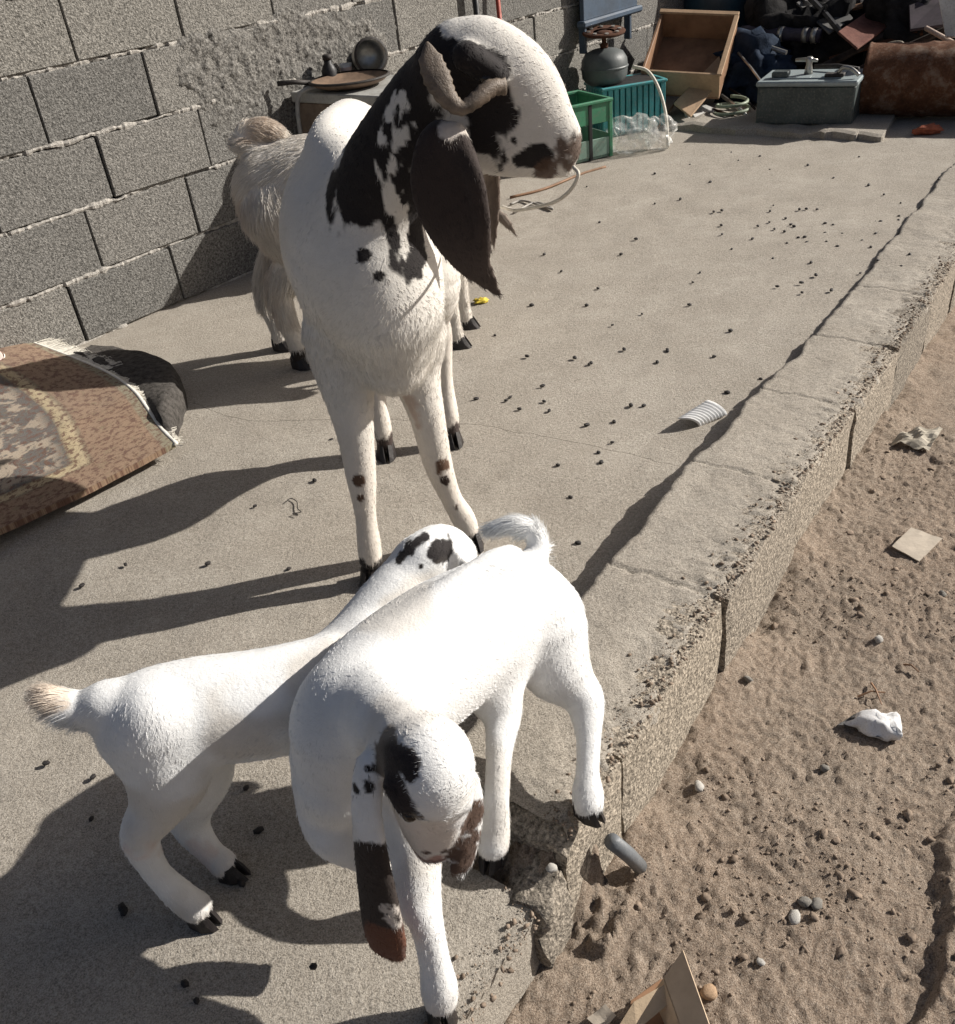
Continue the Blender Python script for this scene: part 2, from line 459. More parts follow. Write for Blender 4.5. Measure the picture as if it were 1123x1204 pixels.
# ---- kerb of concrete blocks
kerb = empty('kerb', tuple(kw(2.0, (N_IN + N_OUT) / 2, -.1))); tag(kerb, 'low kerb of concrete blocks edging the yard floor', 'kerb', kind='structure')
cuts = [.652, .83, 1.240, 1.657, 2.085] + [2.085 + .42 * i for i in range(1, 13)]
for i, (a, b) in enumerate(zip(cuts[:-1], cuts[1:])):
    bm = rough_box((a + .002, N_IN + .004, -.34), (b - .004, N_OUT + random.uniform(-.005, .005), 0.0), (13 if b - a > .3 else 6, 7, 11), .0028, i + 1, 30, .0025)
    for v in bm.verts:
        s, n, z = v.co
        zt = kerb_top(s)
        if i == 0 and s < .70: zt -= .03 * (.70 - s) / .05 * (1 + .5 * mnoise.noise(Vector((n * 40, s * 40, 0))))
        zz = z + zt * (1 + z / .34)
        if n > N_OUT - .012 and z > -.03: zz -= .004 + .007 * abs(mnoise.noise(Vector((s * 22, 0, i))))
        # joints gape a little at the open side
        p = kw(s, n, zz); v.co = p
    me = bm_mesh(bm); me.polygons.foreach_set('use_smooth', [True] * len(me.polygons))
    try: me.set_sharp_from_angle(angle=math.radians(38))
    except Exception: pass
    o = link('kerb_block', me, M_KERB); wparent(o, kerb)
# broken stub that carries the kerb's outer face on to the near slab
bm = rough_box((.575, N_OUT - .085, -.34), (.656, N_OUT + .004, .030), (8, 8, 14), .0075, 77, 26, .004)
for v in bm.verts:
    s, n, z = v.co
    zz = z - (.030 * (.656 - s) / .08 if z > -.02 else 0) - (.03 * max(0, (N_OUT - .05 - n) / .035) if z > -.02 else 0)
    v.co = kw(s, n, zz)
me = bm_mesh(bm); o = link('kerb_stub', me, M_KERB, smooth=True); me.set_sharp_from_angle(angle=math.radians(40)); wparent(o, kerb)
# mortar skim on the kerb top: ragged sheet over the joints towards the floor
ss = np.arange(.675, 7.0, .006); tt = np.linspace(0, 1, 26)
Sg = np.repeat(ss[:, None], len(tt), 1)
Pn = np.stack([ss, 0 * ss, 0 * ss], 1)
w0 = N_IN - .006 + .010 * fbm(Pn, 9, 5, .6); w1 = N_OUT - .012 + .012 * fbm(Pn + 5, 14, 5, .65)
Ng = w0[:, None] + (w1 - w0)[:, None] * tt[None]
kt = np.array([kerb_top(s) for s in ss])
Q = np.stack([Sg, Ng, 0 * Sg], -1).reshape(-1, 3)
rimw = np.clip((tt[None] - .55) / .4, 0, 1)
Zg = kt[:, None] + .006 + (.0025 * fbm(Q, 12, 4)).reshape(Sg.shape) + (.0035 * fbm(Q, 70, 3, .7)).reshape(Sg.shape) * (.25 + rimw) - .006 * rimw - .02 * (tt[None] > .97) - (.05 * (tt[None] < .02))
# thin cracks in the skim above the block joints
jit = .006 * fbm(np.stack([Ng.ravel() * 1, Sg.ravel() * 0, 0 * Sg.ravel()], 1), 30, 3).reshape(Sg.shape)
for c_ in cuts[2:7]:
    Zg -= .0055 * (np.abs(Sg - c_ - .02 * (Ng - N_OUT) - jit) < .0032)
X = KE[0] * Sg + KN[0] * Ng; Y = KE[1] * Sg + KN[1] * Ng
me = grid_mesh(X, Y, Zg); me.polygons.foreach_set('use_smooth', [True] * len(me.polygons))
o = link('mortar_skim', me, M_SKIM); wparent(o, kerb)

# ---- block wall
WA = .833087; WD = np.array([math.cos(WA), math.sin(WA), 0]); WP = np.array([-1.31713, 2.9945, 0]); WN = np.array([WD[1], -WD[0], 0])
WHC = .2078
def wp(s, D, z): return WP + WD * s + WN * D + np.array([0, 0, z])
WROT = WA
wall = empty('block_wall', tuple(wp(2.0, -.1, 0))); wall.rotation_euler = (0, 0, WROT)
tag(wall, 'grey concrete block wall with rough mortar joints along the yard', 'wall')
offs = {1: .065, 2: .209, 3: .330, 4: .172, 5: .3506, 6: .15, 7: .33, 8: .12, 9: .30}
variants = []
for k in range(5):
    bm = bmesh.new(); add_box(bm, (-.2023, -.19, .006), (.2023, 0, .2015), .0016, .0030)
    variants.append(bm_mesh(bm, 'block')); variants[-1].materials.append(M_BLOCK)
Minv = (Matrix.Translation(wall.location) @ Matrix.Rotation(WROT, 4, 'Z')).inverted()
def wall_local(s, D, z):
    return Minv @ Vector(wp(s, D, z))
for r_, of in offs.items():
    k0 = -7
    for k in range(k0, 19):
        s0 = of + .41 * k; s1 = s0 + .41
        if s1 < -1.6 or s0 > 7.6: continue
        o = bpy.data.objects.new('block', variants[random.randrange(5)]); col.objects.link(o)
        o.parent = wall
        # local x along the wall, local -y towards the yard
        l = wall_local((s0 + s1) / 2, random.uniform(-.004, .003), (r_ - 1) * WHC)
        o.location = l; o.rotation_euler = (random.uniform(-.006, .006), random.uniform(-.004, .004), math.pi + random.uniform(-.006, .006))
# mortar beds
L0, L1 = -1.6, 7.6
for r_ in range(0, 10):
    z0 = (r_) * WHC - .005
    ss = np.arange(L0, L1, .008)
    Pn = np.stack([ss, 0 * ss + r_ * 3.3, 0 * ss], 1)
    lo = z0 - .002 + .005 * fbm(Pn, 22, 5, .65); hi = z0 + .012 + .006 * fbm(Pn + 3, 20, 5, .65)
    fr = -.002 + .007 * fbm(Pn + 6, 24, 5, .7) - .010 * (fbm(Pn + 8, 6, 3) > .35)
    prof = [(-.12, 'lo'), (0, 'lo'), (.003, 'mid'), (0, 'hi'), (-.12, 'hi')]
    V = []; F = []
    for i, s_ in enumerate(ss):
        for dd, w in prof:
            z = lo[i] if w == 'lo' else hi[i] if w == 'hi' else (lo[i] + hi[i]) / 2
            V.append(wall_local(s_, fr[i] + dd if dd > -.1 else dd, z))
        if i:
            b = i * 5
            for k in range(4): F.append((b - 5 + k, b - 5 + k + 1, b + k + 1, b + k))
    o = link('mortar_bed', pydata(V, F), M_MORTAR, wall)
o = link('mortar_core', box_mesh((-1, -1, -1), (1, 1, 1)), M_MORTAR_D, wall)
o.data.transform(Matrix.Translation(Minv @ Vector(wp(3.0, -.105, .95))) @ Matrix.Diagonal((4.6, .06, .93, 1)))
# rough render smeared over some blocks
ss = np.linspace(.55, 2.0, 260); zz = np.linspace(.40, .88, 90)
SS, ZZ = np.meshgrid(ss, zz, indexing='ij')
Q = np.stack([SS, ZZ, 0 * SS], -1).reshape(-1, 3)
rd = np.maximum(np.abs((SS - 1.28) / .62), np.abs((ZZ - .64) / .22)).reshape(-1)
h = .0035 + .0048 * fbm(Q, 34, 3, .75) + .003 * np.abs(fbm(Q + 9, 75, 2, .7)) - .026 * np.clip((rd + .38 * fbm(Q + 3, 5, 4) - .72) / .35, 0, 2)
h = h.reshape(SS.shape)
Pw = WP[None, None] + WD[None, None] * SS[..., None] + WN[None, None] * h[..., None]; Pw[..., 2] = ZZ
V = np.array([Minv @ Vector(p) for p in Pw.reshape(-1, 3)]).reshape(Pw.shape)
me = grid_mesh(V[..., 0], V[..., 1], V[..., 2])
o = link('mortar_smear', me, M_SMEAR, wall)

# ================================================================== GOATS
class Body:
    """smoothly blended implicit body: tapered limbs and ellipsoidal masses in world metres"""
    def __init__(self, res):
        self.p = []; self.res = res
    def chain(self, pts, k=.02, sq=None, flow=1):
        """pts: (px, py, Y, radius in photo pixels) or (x, y, z, radius, 'm')"""
        Q = []
        for q in pts:
            if len(q) == 5: Q.append((np.array(q[:3], float), q[3]))
            else:
                P = at(q[0], q[1], q[2]); Q.append((P, q[3] * mpp(P)))
        if len(Q) == 1: Q = Q * 2
        A = np.array([[*p, r] for p, r in Q])
        S = np.array(spline(A, 5)) if len(A) > 2 else A
        S[:, 3] = np.maximum(S[:, 3], .0012)
        self.p.append(([(S[i, :3], S[i, 3], S[i + 1, :3], S[i + 1, 3]) for i in range(len(S) - 1)], k, sq, flow))
        return Q
    @staticmethod
    def dist(P, pr):
        segs, k, sq, fl = pr
        best = None
        if sq is not None:
            nrm, f = sq; nrm = np.array(nrm, float); nrm /= np.linalg.norm(nrm)
        for a, ra, b, rb in segs:
            Pq = P
            if sq is not None:
                Pq = P + (f - 1) * ((P - a) @ nrm)[..., None] * nrm
                b = b + (f - 1) * ((b - a) @ nrm) * nrm
            ab = b - a; L2 = ab @ ab
            t = np.clip(((Pq - a) @ ab) / L2, 0, 1) if L2 > 1e-10 else np.zeros(P.shape[:-1])
            d = np.linalg.norm(Pq - a - t[..., None] * ab, axis=-1) - (ra + (rb - ra) * t)
            if sq is not None and sq[1] > 2: d = d / (1 + .35 * (sq[1] - 1))
            best = d if best is None else np.minimum(best, d)
        return best
    def mesh(self):
        r = self.res
        sg = [g for q in self.p for g in q[0]]
        lo = np.min([np.minimum(q[0] - q[1], q[2] - q[3]) for q in sg], 0) - .03
        hi = np.max([np.maximum(q[0] + q[1], q[2] + q[3]) for q in sg], 0) + .03
        nx = np.ceil((hi - lo) / r).astype(int) + 1
        G = np.full(nx, .05, np.float32)
        for q in self.p:
            l = np.min([np.minimum(g[0] - g[1], g[2] - g[3]) for g in q[0]], 0) - q[1] - .02; h = np.max([np.maximum(g[0] + g[1], g[2] + g[3]) for g in q[0]], 0) + q[1] + .02
            i0 = np.clip(((l - lo) / r).astype(int), 0, nx - 1); i1 = np.clip(((h - lo) / r).astype(int) + 2, 1, nx)
            sl = tuple(slice(a, b) for a, b in zip(i0, i1))
            d = np.full([b - a for a, b in zip(i0, i1)], q[1] + .02, np.float32)
            for g1 in q[0]:
                m_ = q[1] + .012
                l1 = np.minimum(g1[0] - g1[1], g1[2] - g1[3]) - m_; h1 = np.maximum(g1[0] + g1[1], g1[2] + g1[3]) + m_
                j0 = np.clip(((l1 - lo) / r).astype(int), i0, i1 - 1); j1 = np.clip(((h1 - lo) / r).astype(int) + 2, i0 + 1, i1)
                ax = [(lo[e] + r * np.arange(j0[e], j1[e])).astype(np.float32) for e in range(3)]
                P = np.stack(np.meshgrid(*ax, indexing='ij'), -1)
                s2 = tuple(slice(a - c0, b - c0) for a, b, c0 in zip(j0, j1, i0))
                d[s2] = np.minimum(d[s2], self.dist(P, ([g1], q[1], q[2], q[3])))
            g = G[sl]; k = q[1]
            hh = np.clip(.5 + .5 * (g - d) / k, 0, 1)
            G[sl] = g + (d - g) * hh - k * hh * (1 - hh)
        # surface nets
        S = G < 0
        c = np.zeros(np.array(G.shape) - 1, np.int8)
        for a in (0, 1):
            for b in (0, 1):
                for e in (0, 1):
                    c += S[a:a + c.shape[0], b:b + c.shape[1], e:e + c.shape[2]]
        act = (c > 0) & (c < 8)
        idx = np.full(c.shape, -1, np.int64); cells = np.argwhere(act); idx[act] = np.arange(len(cells))
        acc = np.zeros((len(cells), 3)); cnt = np.zeros(len(cells))
        cor = [(a, b, e) for a in (0, 1) for b in (0, 1) for e in (0, 1)]
        for A in cor:
            for B in cor:
                if sum(np.abs(np.subtract(A, B))) == 1 and A < B:
                    ga = G[tuple((cells + A).T)]; gb = G[tuple((cells + B).T)]
                    x = (ga < 0) != (gb < 0)
                    t = np.where(x, ga / np.where(x, ga - gb, 1), 0)
                    p = np.array(A)[None] + t[:, None] * (np.array(B) - np.array(A))[None]
                    acc += p * x[:, None]; cnt += x
        V = lo + r * (cells + acc / cnt[:, None])
        F = []
        for ax in range(3):
            o1, o2 = [(1, 2), (2, 0), (0, 1)][ax]
            sh = [slice(None)] * 3; sh2 = [slice(None)] * 3
            sh[ax] = slice(0, -1); sh2[ax] = slice(1, None)
            E = S[tuple(sh)] != S[tuple(sh2)]
            ii = np.argwhere(E); ii = ii[(ii[:, o1] > 0) & (ii[:, o2] > 0) & (ii[:, o1] < G.shape[o1] - 1) & (ii[:, o2] < G.shape[o2] - 1)]
            def cell(d1, d2):
                q = ii.copy(); q[:, o1] -= d1; q[:, o2] -= d2; return idx[tuple(q.T)]
            quad = np.stack([cell(1, 1), cell(0, 1), cell(0, 0), cell(1, 0)], 1)
            flip = ~S[tuple(sh)][tuple(ii.T)]
            quad[flip] = quad[flip][:, ::-1]
            F.append(quad)
        F = np.concatenate(F); F = F[(F >= 0).all(1)]
        return V, F
    def flow(self, P):
        one = [([(q[0][i][0], q[0][i][1], q[0][min(i + 4, len(q[0]) - 1)][2], q[0][min(i + 4, len(q[0]) - 1)][3])], q[1], q[2], q[3]) for q in self.p for i in range(0, len(q[0]), 5)]
        best = np.full(len(P), 9.0); dr = np.zeros((len(P), 3))
        for q in one:
            d = self.dist(P, q); u = d < best
            v = q[0][0][2] - q[0][0][0]; n_ = np.linalg.norm(v); v = v / n_ if n_ > 1e-6 else np.array([0, 0, -1.])
            best = np.where(u, d, best); dr[u] = v * (1 if q[3] >= 0 else -1)
        return dr + np.array([0, 0, -.55])

def mesh_from(V, F, name):
    me = bpy.data.meshes.new(name)
    me.vertices.add(len(V)); me.vertices.foreach_set('co', V.ravel())
    me.loops.add(F.size); me.loops.foreach_set('vertex_index', F.ravel())
    me.polygons.add(len(F)); me.polygons.foreach_set('loop_start', np.arange(len(F)) * 4)
    me.update(calc_edges=True); me.validate()
    me.polygons.foreach_set('use_smooth', [True] * len(me.polygons))
    return me

def vnormals(V, F):
    n_ = np.cross(V[F[:, 2]] - V[F[:, 0]], V[F[:, 3]] - V[F[:, 1]])
    N = np.zeros_like(V)
    for k in range(4): np.add.at(N, F[:, k], n_)
    return N / np.maximum(np.linalg.norm(N, axis=1, keepdims=True), 1e-12), np.linalg.norm(n_, axis=1) * .5

def smooth_v(V, F, it=2, lam=.4):
    for _ in range(it):
        A = np.zeros_like(V); c = np.zeros(len(V))
        for k in range(4):
            for q in (1, 3):
                np.add.at(A, F[:, k], V[F[:, (k + q) % 4]]); np.add.at(c, F[:, k], 1)
        V = V + lam * (A / np.maximum(c, 1)[:, None] - V)
    return V

def patchval(P, pts, rough=.5, sc=60, oct_=4, stretch=None, ysc=1.0):
    """signed value >0 inside a marking: capsules around the given points, outline broken by noise"""
    best = np.full(len(P), -9.0)
    Q = [(at(*q[:3]), q[3] * mpp(at(*q[:3]))) for q in pts]
    if len(Q) == 1: Q = Q * 2
    for (a, ra), (b, rb) in zip(Q[:-1], Q[1:]):
        ab = b - a; L2 = max(ab @ ab, 1e-9); t = np.clip(((P - a) @ ab) / L2, 0, 1)
        d = np.linalg.norm((P - a - t[:, None] * ab) * np.array([1, ysc, 1]), axis=1); rr = ra + (rb - ra) * t
        best = np.maximum(best, 1 - d / rr)
    PP = P if stretch is None else P * np.array(stretch)
    return best + rough * fbm(PP, sc, oct_)

def sstep(x, a, b):
    t = np.clip((x - a) / (b - a), 0, 1); return t * t * (3 - 2 * t)

def make_goat(name, body, colour, label, group, base, hair=(40000, .012, .0004, .35), hoofs=(), clump=.3):
    root = empty(name, tuple(base)); tag(root, label, 'goat', group)
    V, F = body.mesh(); V = smooth_v(V, F, 2, .45)
    C = colour(V)
    me = mesh_from(V, F, 'body')
    ca = me.color_attributes.new('coat_colour', 'FLOAT_COLOR', 'POINT')
    ca.data.foreach_set('color', np.concatenate([C, np.ones((len(C), 1))], 1).astype(np.float32).ravel())
    o = link('body', me, M_COAT); wparent(o, root)
    # hair
    n, ln, rad, lift = hair
    N, A = vnormals(V, F)
    fi = rng.choice(len(F), n, p=A / A.sum())
    w = rng.random((n, 2)); a, b = w[:, :1], w[:, 1:]
    Q = F[fi]
    def bil(X): return (1 - a) * (1 - b) * X[Q[:, 0]] + a * (1 - b) * X[Q[:, 1]] + a * b * X[Q[:, 2]] + (1 - a) * b * X[Q[:, 3]]
    R = bil(V); Nn = bil(N); Nn /= np.linalg.norm(Nn, axis=1, keepdims=True)
    T = body.flow(R); T = T + .25 * np.stack([vnoise(R + k * 9, 45) for k in range(3)], 1) * (1 + clump)
    T = T - Nn * (T * Nn).sum(1, keepdims=True); T /= np.maximum(np.linalg.norm(T, axis=1, keepdims=True), 1e-6)
    Lh = ln(R) if callable(ln) else np.full(n, ln)
    Lh = Lh * rng.uniform(.6, 1.15, n)
    T = T + .22 * rng.normal(size=(n, 3)) * .5; T /= np.linalg.norm(T, axis=1, keepdims=True)
    pts = np.empty((n, 4, 3))
    grav = np.array([0, 0, -1.0])
    for j in range(4):
        t = j / 3
        pts[:, j] = R - Nn * .0015 + T * (Lh * t)[:, None] + Nn * (lift * Lh * (t - .55 * t * t))[:, None] + grav * (Lh ** 1.5 * 1.2 * t * t)[:, None]
    hc = bpy.data.hair_curves.new('coat')
    hc.add_curves([4] * n)
    hc.attributes['position'].data.foreach_set('vector', pts.astype(np.float32).ravel())
    ra = hc.attributes.get('radius') or hc.attributes.new('radius', 'FLOAT', 'POINT')
    ra.data.foreach_set('value', np.tile(np.array([1, .85, .6, .2], np.float32) * rad, n))
    cc = hc.attributes.new('coat_colour', 'FLOAT_COLOR', 'CURVE')
    hcC = bil(C) * (rng.uniform(.90, 1.12, (n, 1)) + .07 * vnoise(R + 3, 120)[:, None])
    cc.data.foreach_set('color', np.concatenate([np.clip(hcC, 0, .92), np.ones((n, 1))], 1).astype(np.float32).ravel())
    hc.materials.append(M_HAIR)
    ho = bpy.data.objects.new('coat', hc); col.objects.link(ho); wparent(ho, root); ho['kind'] = 'stuff'
    for (p, hd, sc) in hoofs:
        o = link('hoof', hoof_mesh(sc), M_HOOF); o.location = tuple(p); o.rotation_euler = (0, 0, hd); wparent(o, root)
    return root

def hoof_mesh(sc=1.0):
    """cloven hoof, toe towards +x, sole at z=0, for a hoof 6 cm long at sc=1"""
    bm = bmesh.new()
    for sgn in (-1, 1):
        b = bmesh.new()
        def pt(x, y, z): return b.verts.new((x * sc, sgn * y * sc, z * sc))
        for x, y in ((.036, .005), (.030, .014), (.008, .024), (-.020, .022), (-.026, .010), (-.018, .002), (.020, .0018)): pt(x, y, 0.0)
        for x, y in ((.016, .006), (.010, .012), (-.002, .018), (-.024, .017), (-.028, .009), (-.020, .002), (.006, .002)): pt(x, y, .034)
        for x, y in ((.027, .006), (.018, .016), (-.024, .020)): pt(x, y, .016)
        bmesh.ops.convex_hull(b, input=b.verts[:])
        me = bpy.data.meshes.new('t'); b.to_mesh(me); b.free(); bm.from_mesh(me); bpy.data.meshes.remove(me)
    me = bm_mesh(bm, 'hoof'); return me

WHITE = np.array([.66, .635, .59]); KWHITE = np.array([.72, .725, .72]); BLACK = np.array([.016, .013, .013]); BROWN = np.array([.055, .032, .022])
def lerp(C, c, t): return C + (np.array(c)[None] - C) * np.clip(t, 0, 1)[:, None]

# ---- doe facing the camera ------------------------------------------------
B = Body(.0042)
SX = ((1, 0, 0), 1.17)
B.chain([(-.128, 1.575, .625, .135, 'm'), (-.155, 1.70, .635, .172, 'm'), (-.165, 1.88, .632, .174, 'm'), (-.155, 2.03, .66, .148, 'm')], .05, SX)
B.chain([(-.155, 1.65, .790, .026, 'm'), (-.190, 1.76, .805, .022, 'm'), (-.190, 1.90, .808, .022, 'm'), (-.172, 2.05, .790, .026, 'm')], .07, None, flow=-1)
B.chain([(458, 375, 1.535, 56), (462, 425, 1.545, 40)], .06)
B.chain([(400, 330, 1.60, 34), (398, 390, 1.575, 30)], .04)
B.chain([(490, 345, 1.60, 22), (490, 400, 1.59, 22)], .04)                                      # brisket
NK = ((0, 1, 0), 1.12)
B.chain([(430, 320, 1.58, 78), (436, 262, 1.565, 66), (462, 195, 1.53, 57), (500, 125, 1.50, 48), (528, 92, 1.475, 46)], .035, NK, flow=-1)
HD = ((0, 1, 0), 1.45)
B.chain([(545, 76, 1.455, 50), (572, 76, 1.450, 50), (606, 104, 1.445, 51), (634, 140, 1.44, 40), (651, 166, 1.435, 29)], .025, HD, flow=-1)
B.chain([(568, 150, 1.46, 50), (600, 160, 1.452, 46), (634, 178, 1.445, 28)], .03, ((0, 1, 0), 1.5), flow=-1)
B.chain([(660, 160, 1.432, 20), (662, 178, 1.432, 18)], .02, HD)
B.chain([(636, 195, 1.44, 12), (662, 197, 1.435, 11)], .012, HD)                                # lower lip
B.chain([(548, 66, 1.40, 17), (582, 88, 1.395, 14)], .016)                                      # brow ridge
EAR = ((.15, 1, .1), 4.2)
B.chain([(518, 158, 1.40, 18), (517, 180, 1.375, 30), (520, 220, 1.362, 38), (534, 262, 1.355, 36), (553, 303, 1.35, 24), (573, 330, 1.35, 12), (588, 344, 1.35, 6)], .006, EAR)
B.chain([(535, 158, 1.385, 14), (556, 205, 1.345, 12), (566, 255, 1.34, 11), (568, 292, 1.345, 8)], .010, ((.15, 1, .1), 1.5))
B.chain([(578, 190, 1.52, 10), (577, 225, 1.53, 13), (577, 258, 1.535, 11), (581, 288, 1.535, 3)], .005, ((.6, 1, 0), 2.4))  # far ear, mostly hidden
# forelegs
B.chain([(404, 395, 1.60, 48), (408, 448, 1.57, 33), (418, 510, 1.545, 22), (425, 562, 1.53, 17.5), (430, 606, 1.517, 12.5), (434, 640, 1.507, 14), (436, 657, 1.501, 13.5)], .022)
B.chain([(486, 395, 1.62, 40), (489, 438, 1.61, 29), (503, 492, 1.60, 20.5), (515, 545, 1.60, 17), (530, 584, 1.60, 12.5), (544, 608, 1.597, 14), (550, 622, 1.594, 13)], .022)
# hindlegs
def hindleg(x0, x1, xh, yh, s=1.0, dy=0):
    B.chain([(x0, 2.0 + dy, .62, .115, 'm'), (x1, 1.945 + dy, .46, .078, 'm'), (x1, 2.03 + dy, .35, .045, 'm'), (xh, 2.085 + dy, .275, .031, 'm'), (xh, yh + .035, .16, .019, 'm'), (xh, yh + .008, .075, .023, 'm'), (xh, yh, .035, .020, 'm')], .025)
hindleg(-.205, -.215, -.211, 2.018); hindleg(-.085, -.055, -.041, 2.043)
B.chain([(-.13, 1.98, .46, .07, 'm'), (-.13, 1.98, .40, .05, 'm')], .04)                          # udder
B.chain([(-.142, 2.15, .76, .03, 'm'), (-.14, 2.21, .75, .022, 'm'), (-.14, 2.25, .70, .010, 'm')], .02)
def doe_colour(V):
    C = np.repeat(WHITE[None], len(V), 0)
    C = C * (1 + .07 * fbm(V, 9, 3))[:, None]
    C = lerp(C, (.60, .50, .40), .35 * sstep(.62 - V[:, 2], 0, .5) * (V[:, 2] < .62))
    up = V[:, 2]
    blk = np.full(len(V), -9.0)
    for pts, rg in (([(500, 75, 1.49, 56), (470, 135, 1.48, 58), (436, 205, 1.50, 54), (424, 240, 1.52, 42)], .38),
                    ([(470, 160, 1.48, 42), (480, 225, 1.48, 40), (490, 296, 1.47, 30)], .55),
                    ([(530, 62, 1.44, 40), (566, 70, 1.38, 40)], .22), ([(552, 95, 1.40, 52), (575, 130, 1.40, 40)], .25),
                    ([(566, 165, 1.40, 34), (583, 190, 1.40, 22)], .55), ([(612, 186, 1.42, 13), (634, 184, 1.42, 18)], .4),
                    ([(428, 300, 1.46, 10)], .3), ([(445, 325, 1.45, 9)], .3), ([(466, 292, 1.45, 13)], .4), ([(604, 168, 1.4, 10)], .4)):
        blk = np.maximum(blk, patchval(V, pts, rg * .75, 42, 4, (1, 1, .6)))
    # light flecks on the throat and behind the ear
    fl = patchval(V, [(472, 120, 1.46, 20), (466, 165, 1.46, 24), (492, 140, 1.42, 20)], 1.1, 75, 3, (1, 1, .45))
    fl2 = patchval(V, [(458, 200, 1.46, 20), (462, 245, 1.46, 24), (466, 290, 1.46, 22)], 1.0, 62, 3, (1, 1, .35))
    dk = sstep(blk, .02, .16) * (1 - sstep(fl, .55, .8)) * (1 - sstep(fl2, .42, .62))
    blaze = patchval(V, [(540, 30, 1.44, 26), (590, 52, 1.44, 30), (628, 100, 1.43, 34), (650, 140, 1.43, 26)], .3, 50)
    dk = dk * (1 - sstep(blaze, .05, .2))
    C = lerp(C, BLACK, dk)
    ear = patchval(V, [(512, 165, 1.37, 42), (530, 240, 1.35, 62), (585, 345, 1.34, 40)], .08, 40) 
    ear = sstep(ear, 0, .08) * (V[:, 1] < 1.418)
    C = lerp(C, (.034, .024, .021), ear)
    C = lerp(C, (.10, .075, .06), ear * sstep(-V[:, 2], -.78, -.66) * .7)
    earw = patchval(V, [(535, 152, 1.375, 20)], .4, 50); C = lerp(C, (.55, .50, .45), sstep(earw, .1, .3))
    fe = patchval(V, [(578, 215, 1.53, 22), (580, 275, 1.53, 24)], .1, 40); C = lerp(C, (.13, .10, .08), sstep(fe, 0, .1) * (V[:, 1] > 1.505) * (V[:, 0] > at(562, 240, 1.53)[0]))
    mz = patchval(V, [(640, 195, 1.43, 18), (664, 180, 1.43, 24), (672, 160, 1.43, 14)], .3, 60)
    C = lerp(C, (.085, .05, .033), sstep(mz, .0, .25) * .93)
    C = lerp(C, (.012, .009, .008), sstep(patchval(V, [(672, 158, 1.42, 6), (668, 166, 1.42, 5)], .15, 60), 0, .3)); C = lerp(C, (.015, .01, .009), sstep(patchval(V, [(668, 188, 1.42, 5), (640, 187, 1.42, 5), (622, 180, 1.42, 4)], .15, 60), 0, .3))
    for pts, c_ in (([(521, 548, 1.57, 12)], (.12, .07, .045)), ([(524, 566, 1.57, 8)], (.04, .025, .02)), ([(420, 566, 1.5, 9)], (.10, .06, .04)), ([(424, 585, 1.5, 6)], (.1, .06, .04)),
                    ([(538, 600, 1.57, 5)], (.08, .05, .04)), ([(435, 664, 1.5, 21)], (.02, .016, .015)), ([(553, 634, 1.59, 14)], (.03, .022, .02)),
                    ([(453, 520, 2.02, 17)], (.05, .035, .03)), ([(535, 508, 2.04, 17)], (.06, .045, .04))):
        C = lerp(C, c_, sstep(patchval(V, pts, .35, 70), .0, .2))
    C = lerp(C, (.42, .27, .19), .55 * sstep(patchval(V, [(482, 470, 1.57, 14), (490, 500, 1.57, 8)], .5, 40), .0, .5))
    return np.clip(C, .008, .9)
doe = make_goat('goat', B, doe_colour, 'tall white goat with black spotted neck, long dark hanging ear and curled horn', 'goats in the yard', (-.13, 1.78, 0),
          (95000, lambda R: .010 + .008 * sstep(.66 - R[:, 2], 0, .12) * sstep(R[:, 2], .36, .48) * sstep(1.66 - R[:, 1], 0, .1), .00042, .30),
          [((-.232, 1.497, 0), -1.75, 1.12), ((-.023, 1.59, 0), -1.2, 1.12), ((-.211, 2.016, 0), -1.5, 1.1), ((-.041, 2.041, 0), -1.35, 1.1)])
# horn: flattened, sweeping back from above the eye and up to a point
hp = [at(*q) for q in ((594, 101, 1.392), (578, 103, 1.380), (560, 117, 1.368), (543, 127, 1.362), (528, 117, 1.362), (517, 98, 1.366), (508, 76, 1.374), (502, 49, 1.386))]
hpS = spline(hp, 6); bm = bmesh.new(); rings = []
n_ = len(hpS)
hv = np.array([0.12, -1, .2]); hv /= np.linalg.norm(hv)
for i, p in enumerate(hpS):
    t = i / (n_ - 1)
    d = hpS[min(i + 1, n_ - 1)] - hpS[max(i - 1, 0)]; d /= np.linalg.norm(d)
    w = np.cross(d, hv); w /= np.linalg.norm(w)
    ww = np.interp(t, [0, .2, .4, .55, .75, .9, 1], [.012, .0125, .0095, .013, .0195, .0165, .002]) * (1 + .07 * math.sin(i * 2.2)); tk = np.interp(t, [0, .4, 1], [.012, .009, .0015])
    rings.append([bm.verts.new(p + w * ww * math.cos(a) + hv * tk * math.sin(a) * (1.25 if math.sin(a) > 0 else .8)) for a in np.linspace(0, 2 * math.pi, 12, endpoint=False)])
for a, b in zip(rings[:-1], rings[1:]):
    for k in range(12): bm.faces.new((a[k], a[(k + 1) % 12], b[(k + 1) % 12], b[k]))
bm.faces.new(rings[0]); bm.faces.new(rings[-1][::-1])
o = link('horn', bm_mesh(bm), M_HORN, smooth=True); wparent(o, doe); o['label'] = 'grey brown curled horn'
def eye(p, r, parent):
    bm = bmesh.new(); bmesh.ops.create_uvsphere(bm, u_segments=16, v_segments=10, radius=r); o = link('eye', bm_mesh(bm), M_EYE, smooth=True); o.location = tuple(p); wparent(o, parent)
eye(at(573, 92, 1.390), .0115, doe)

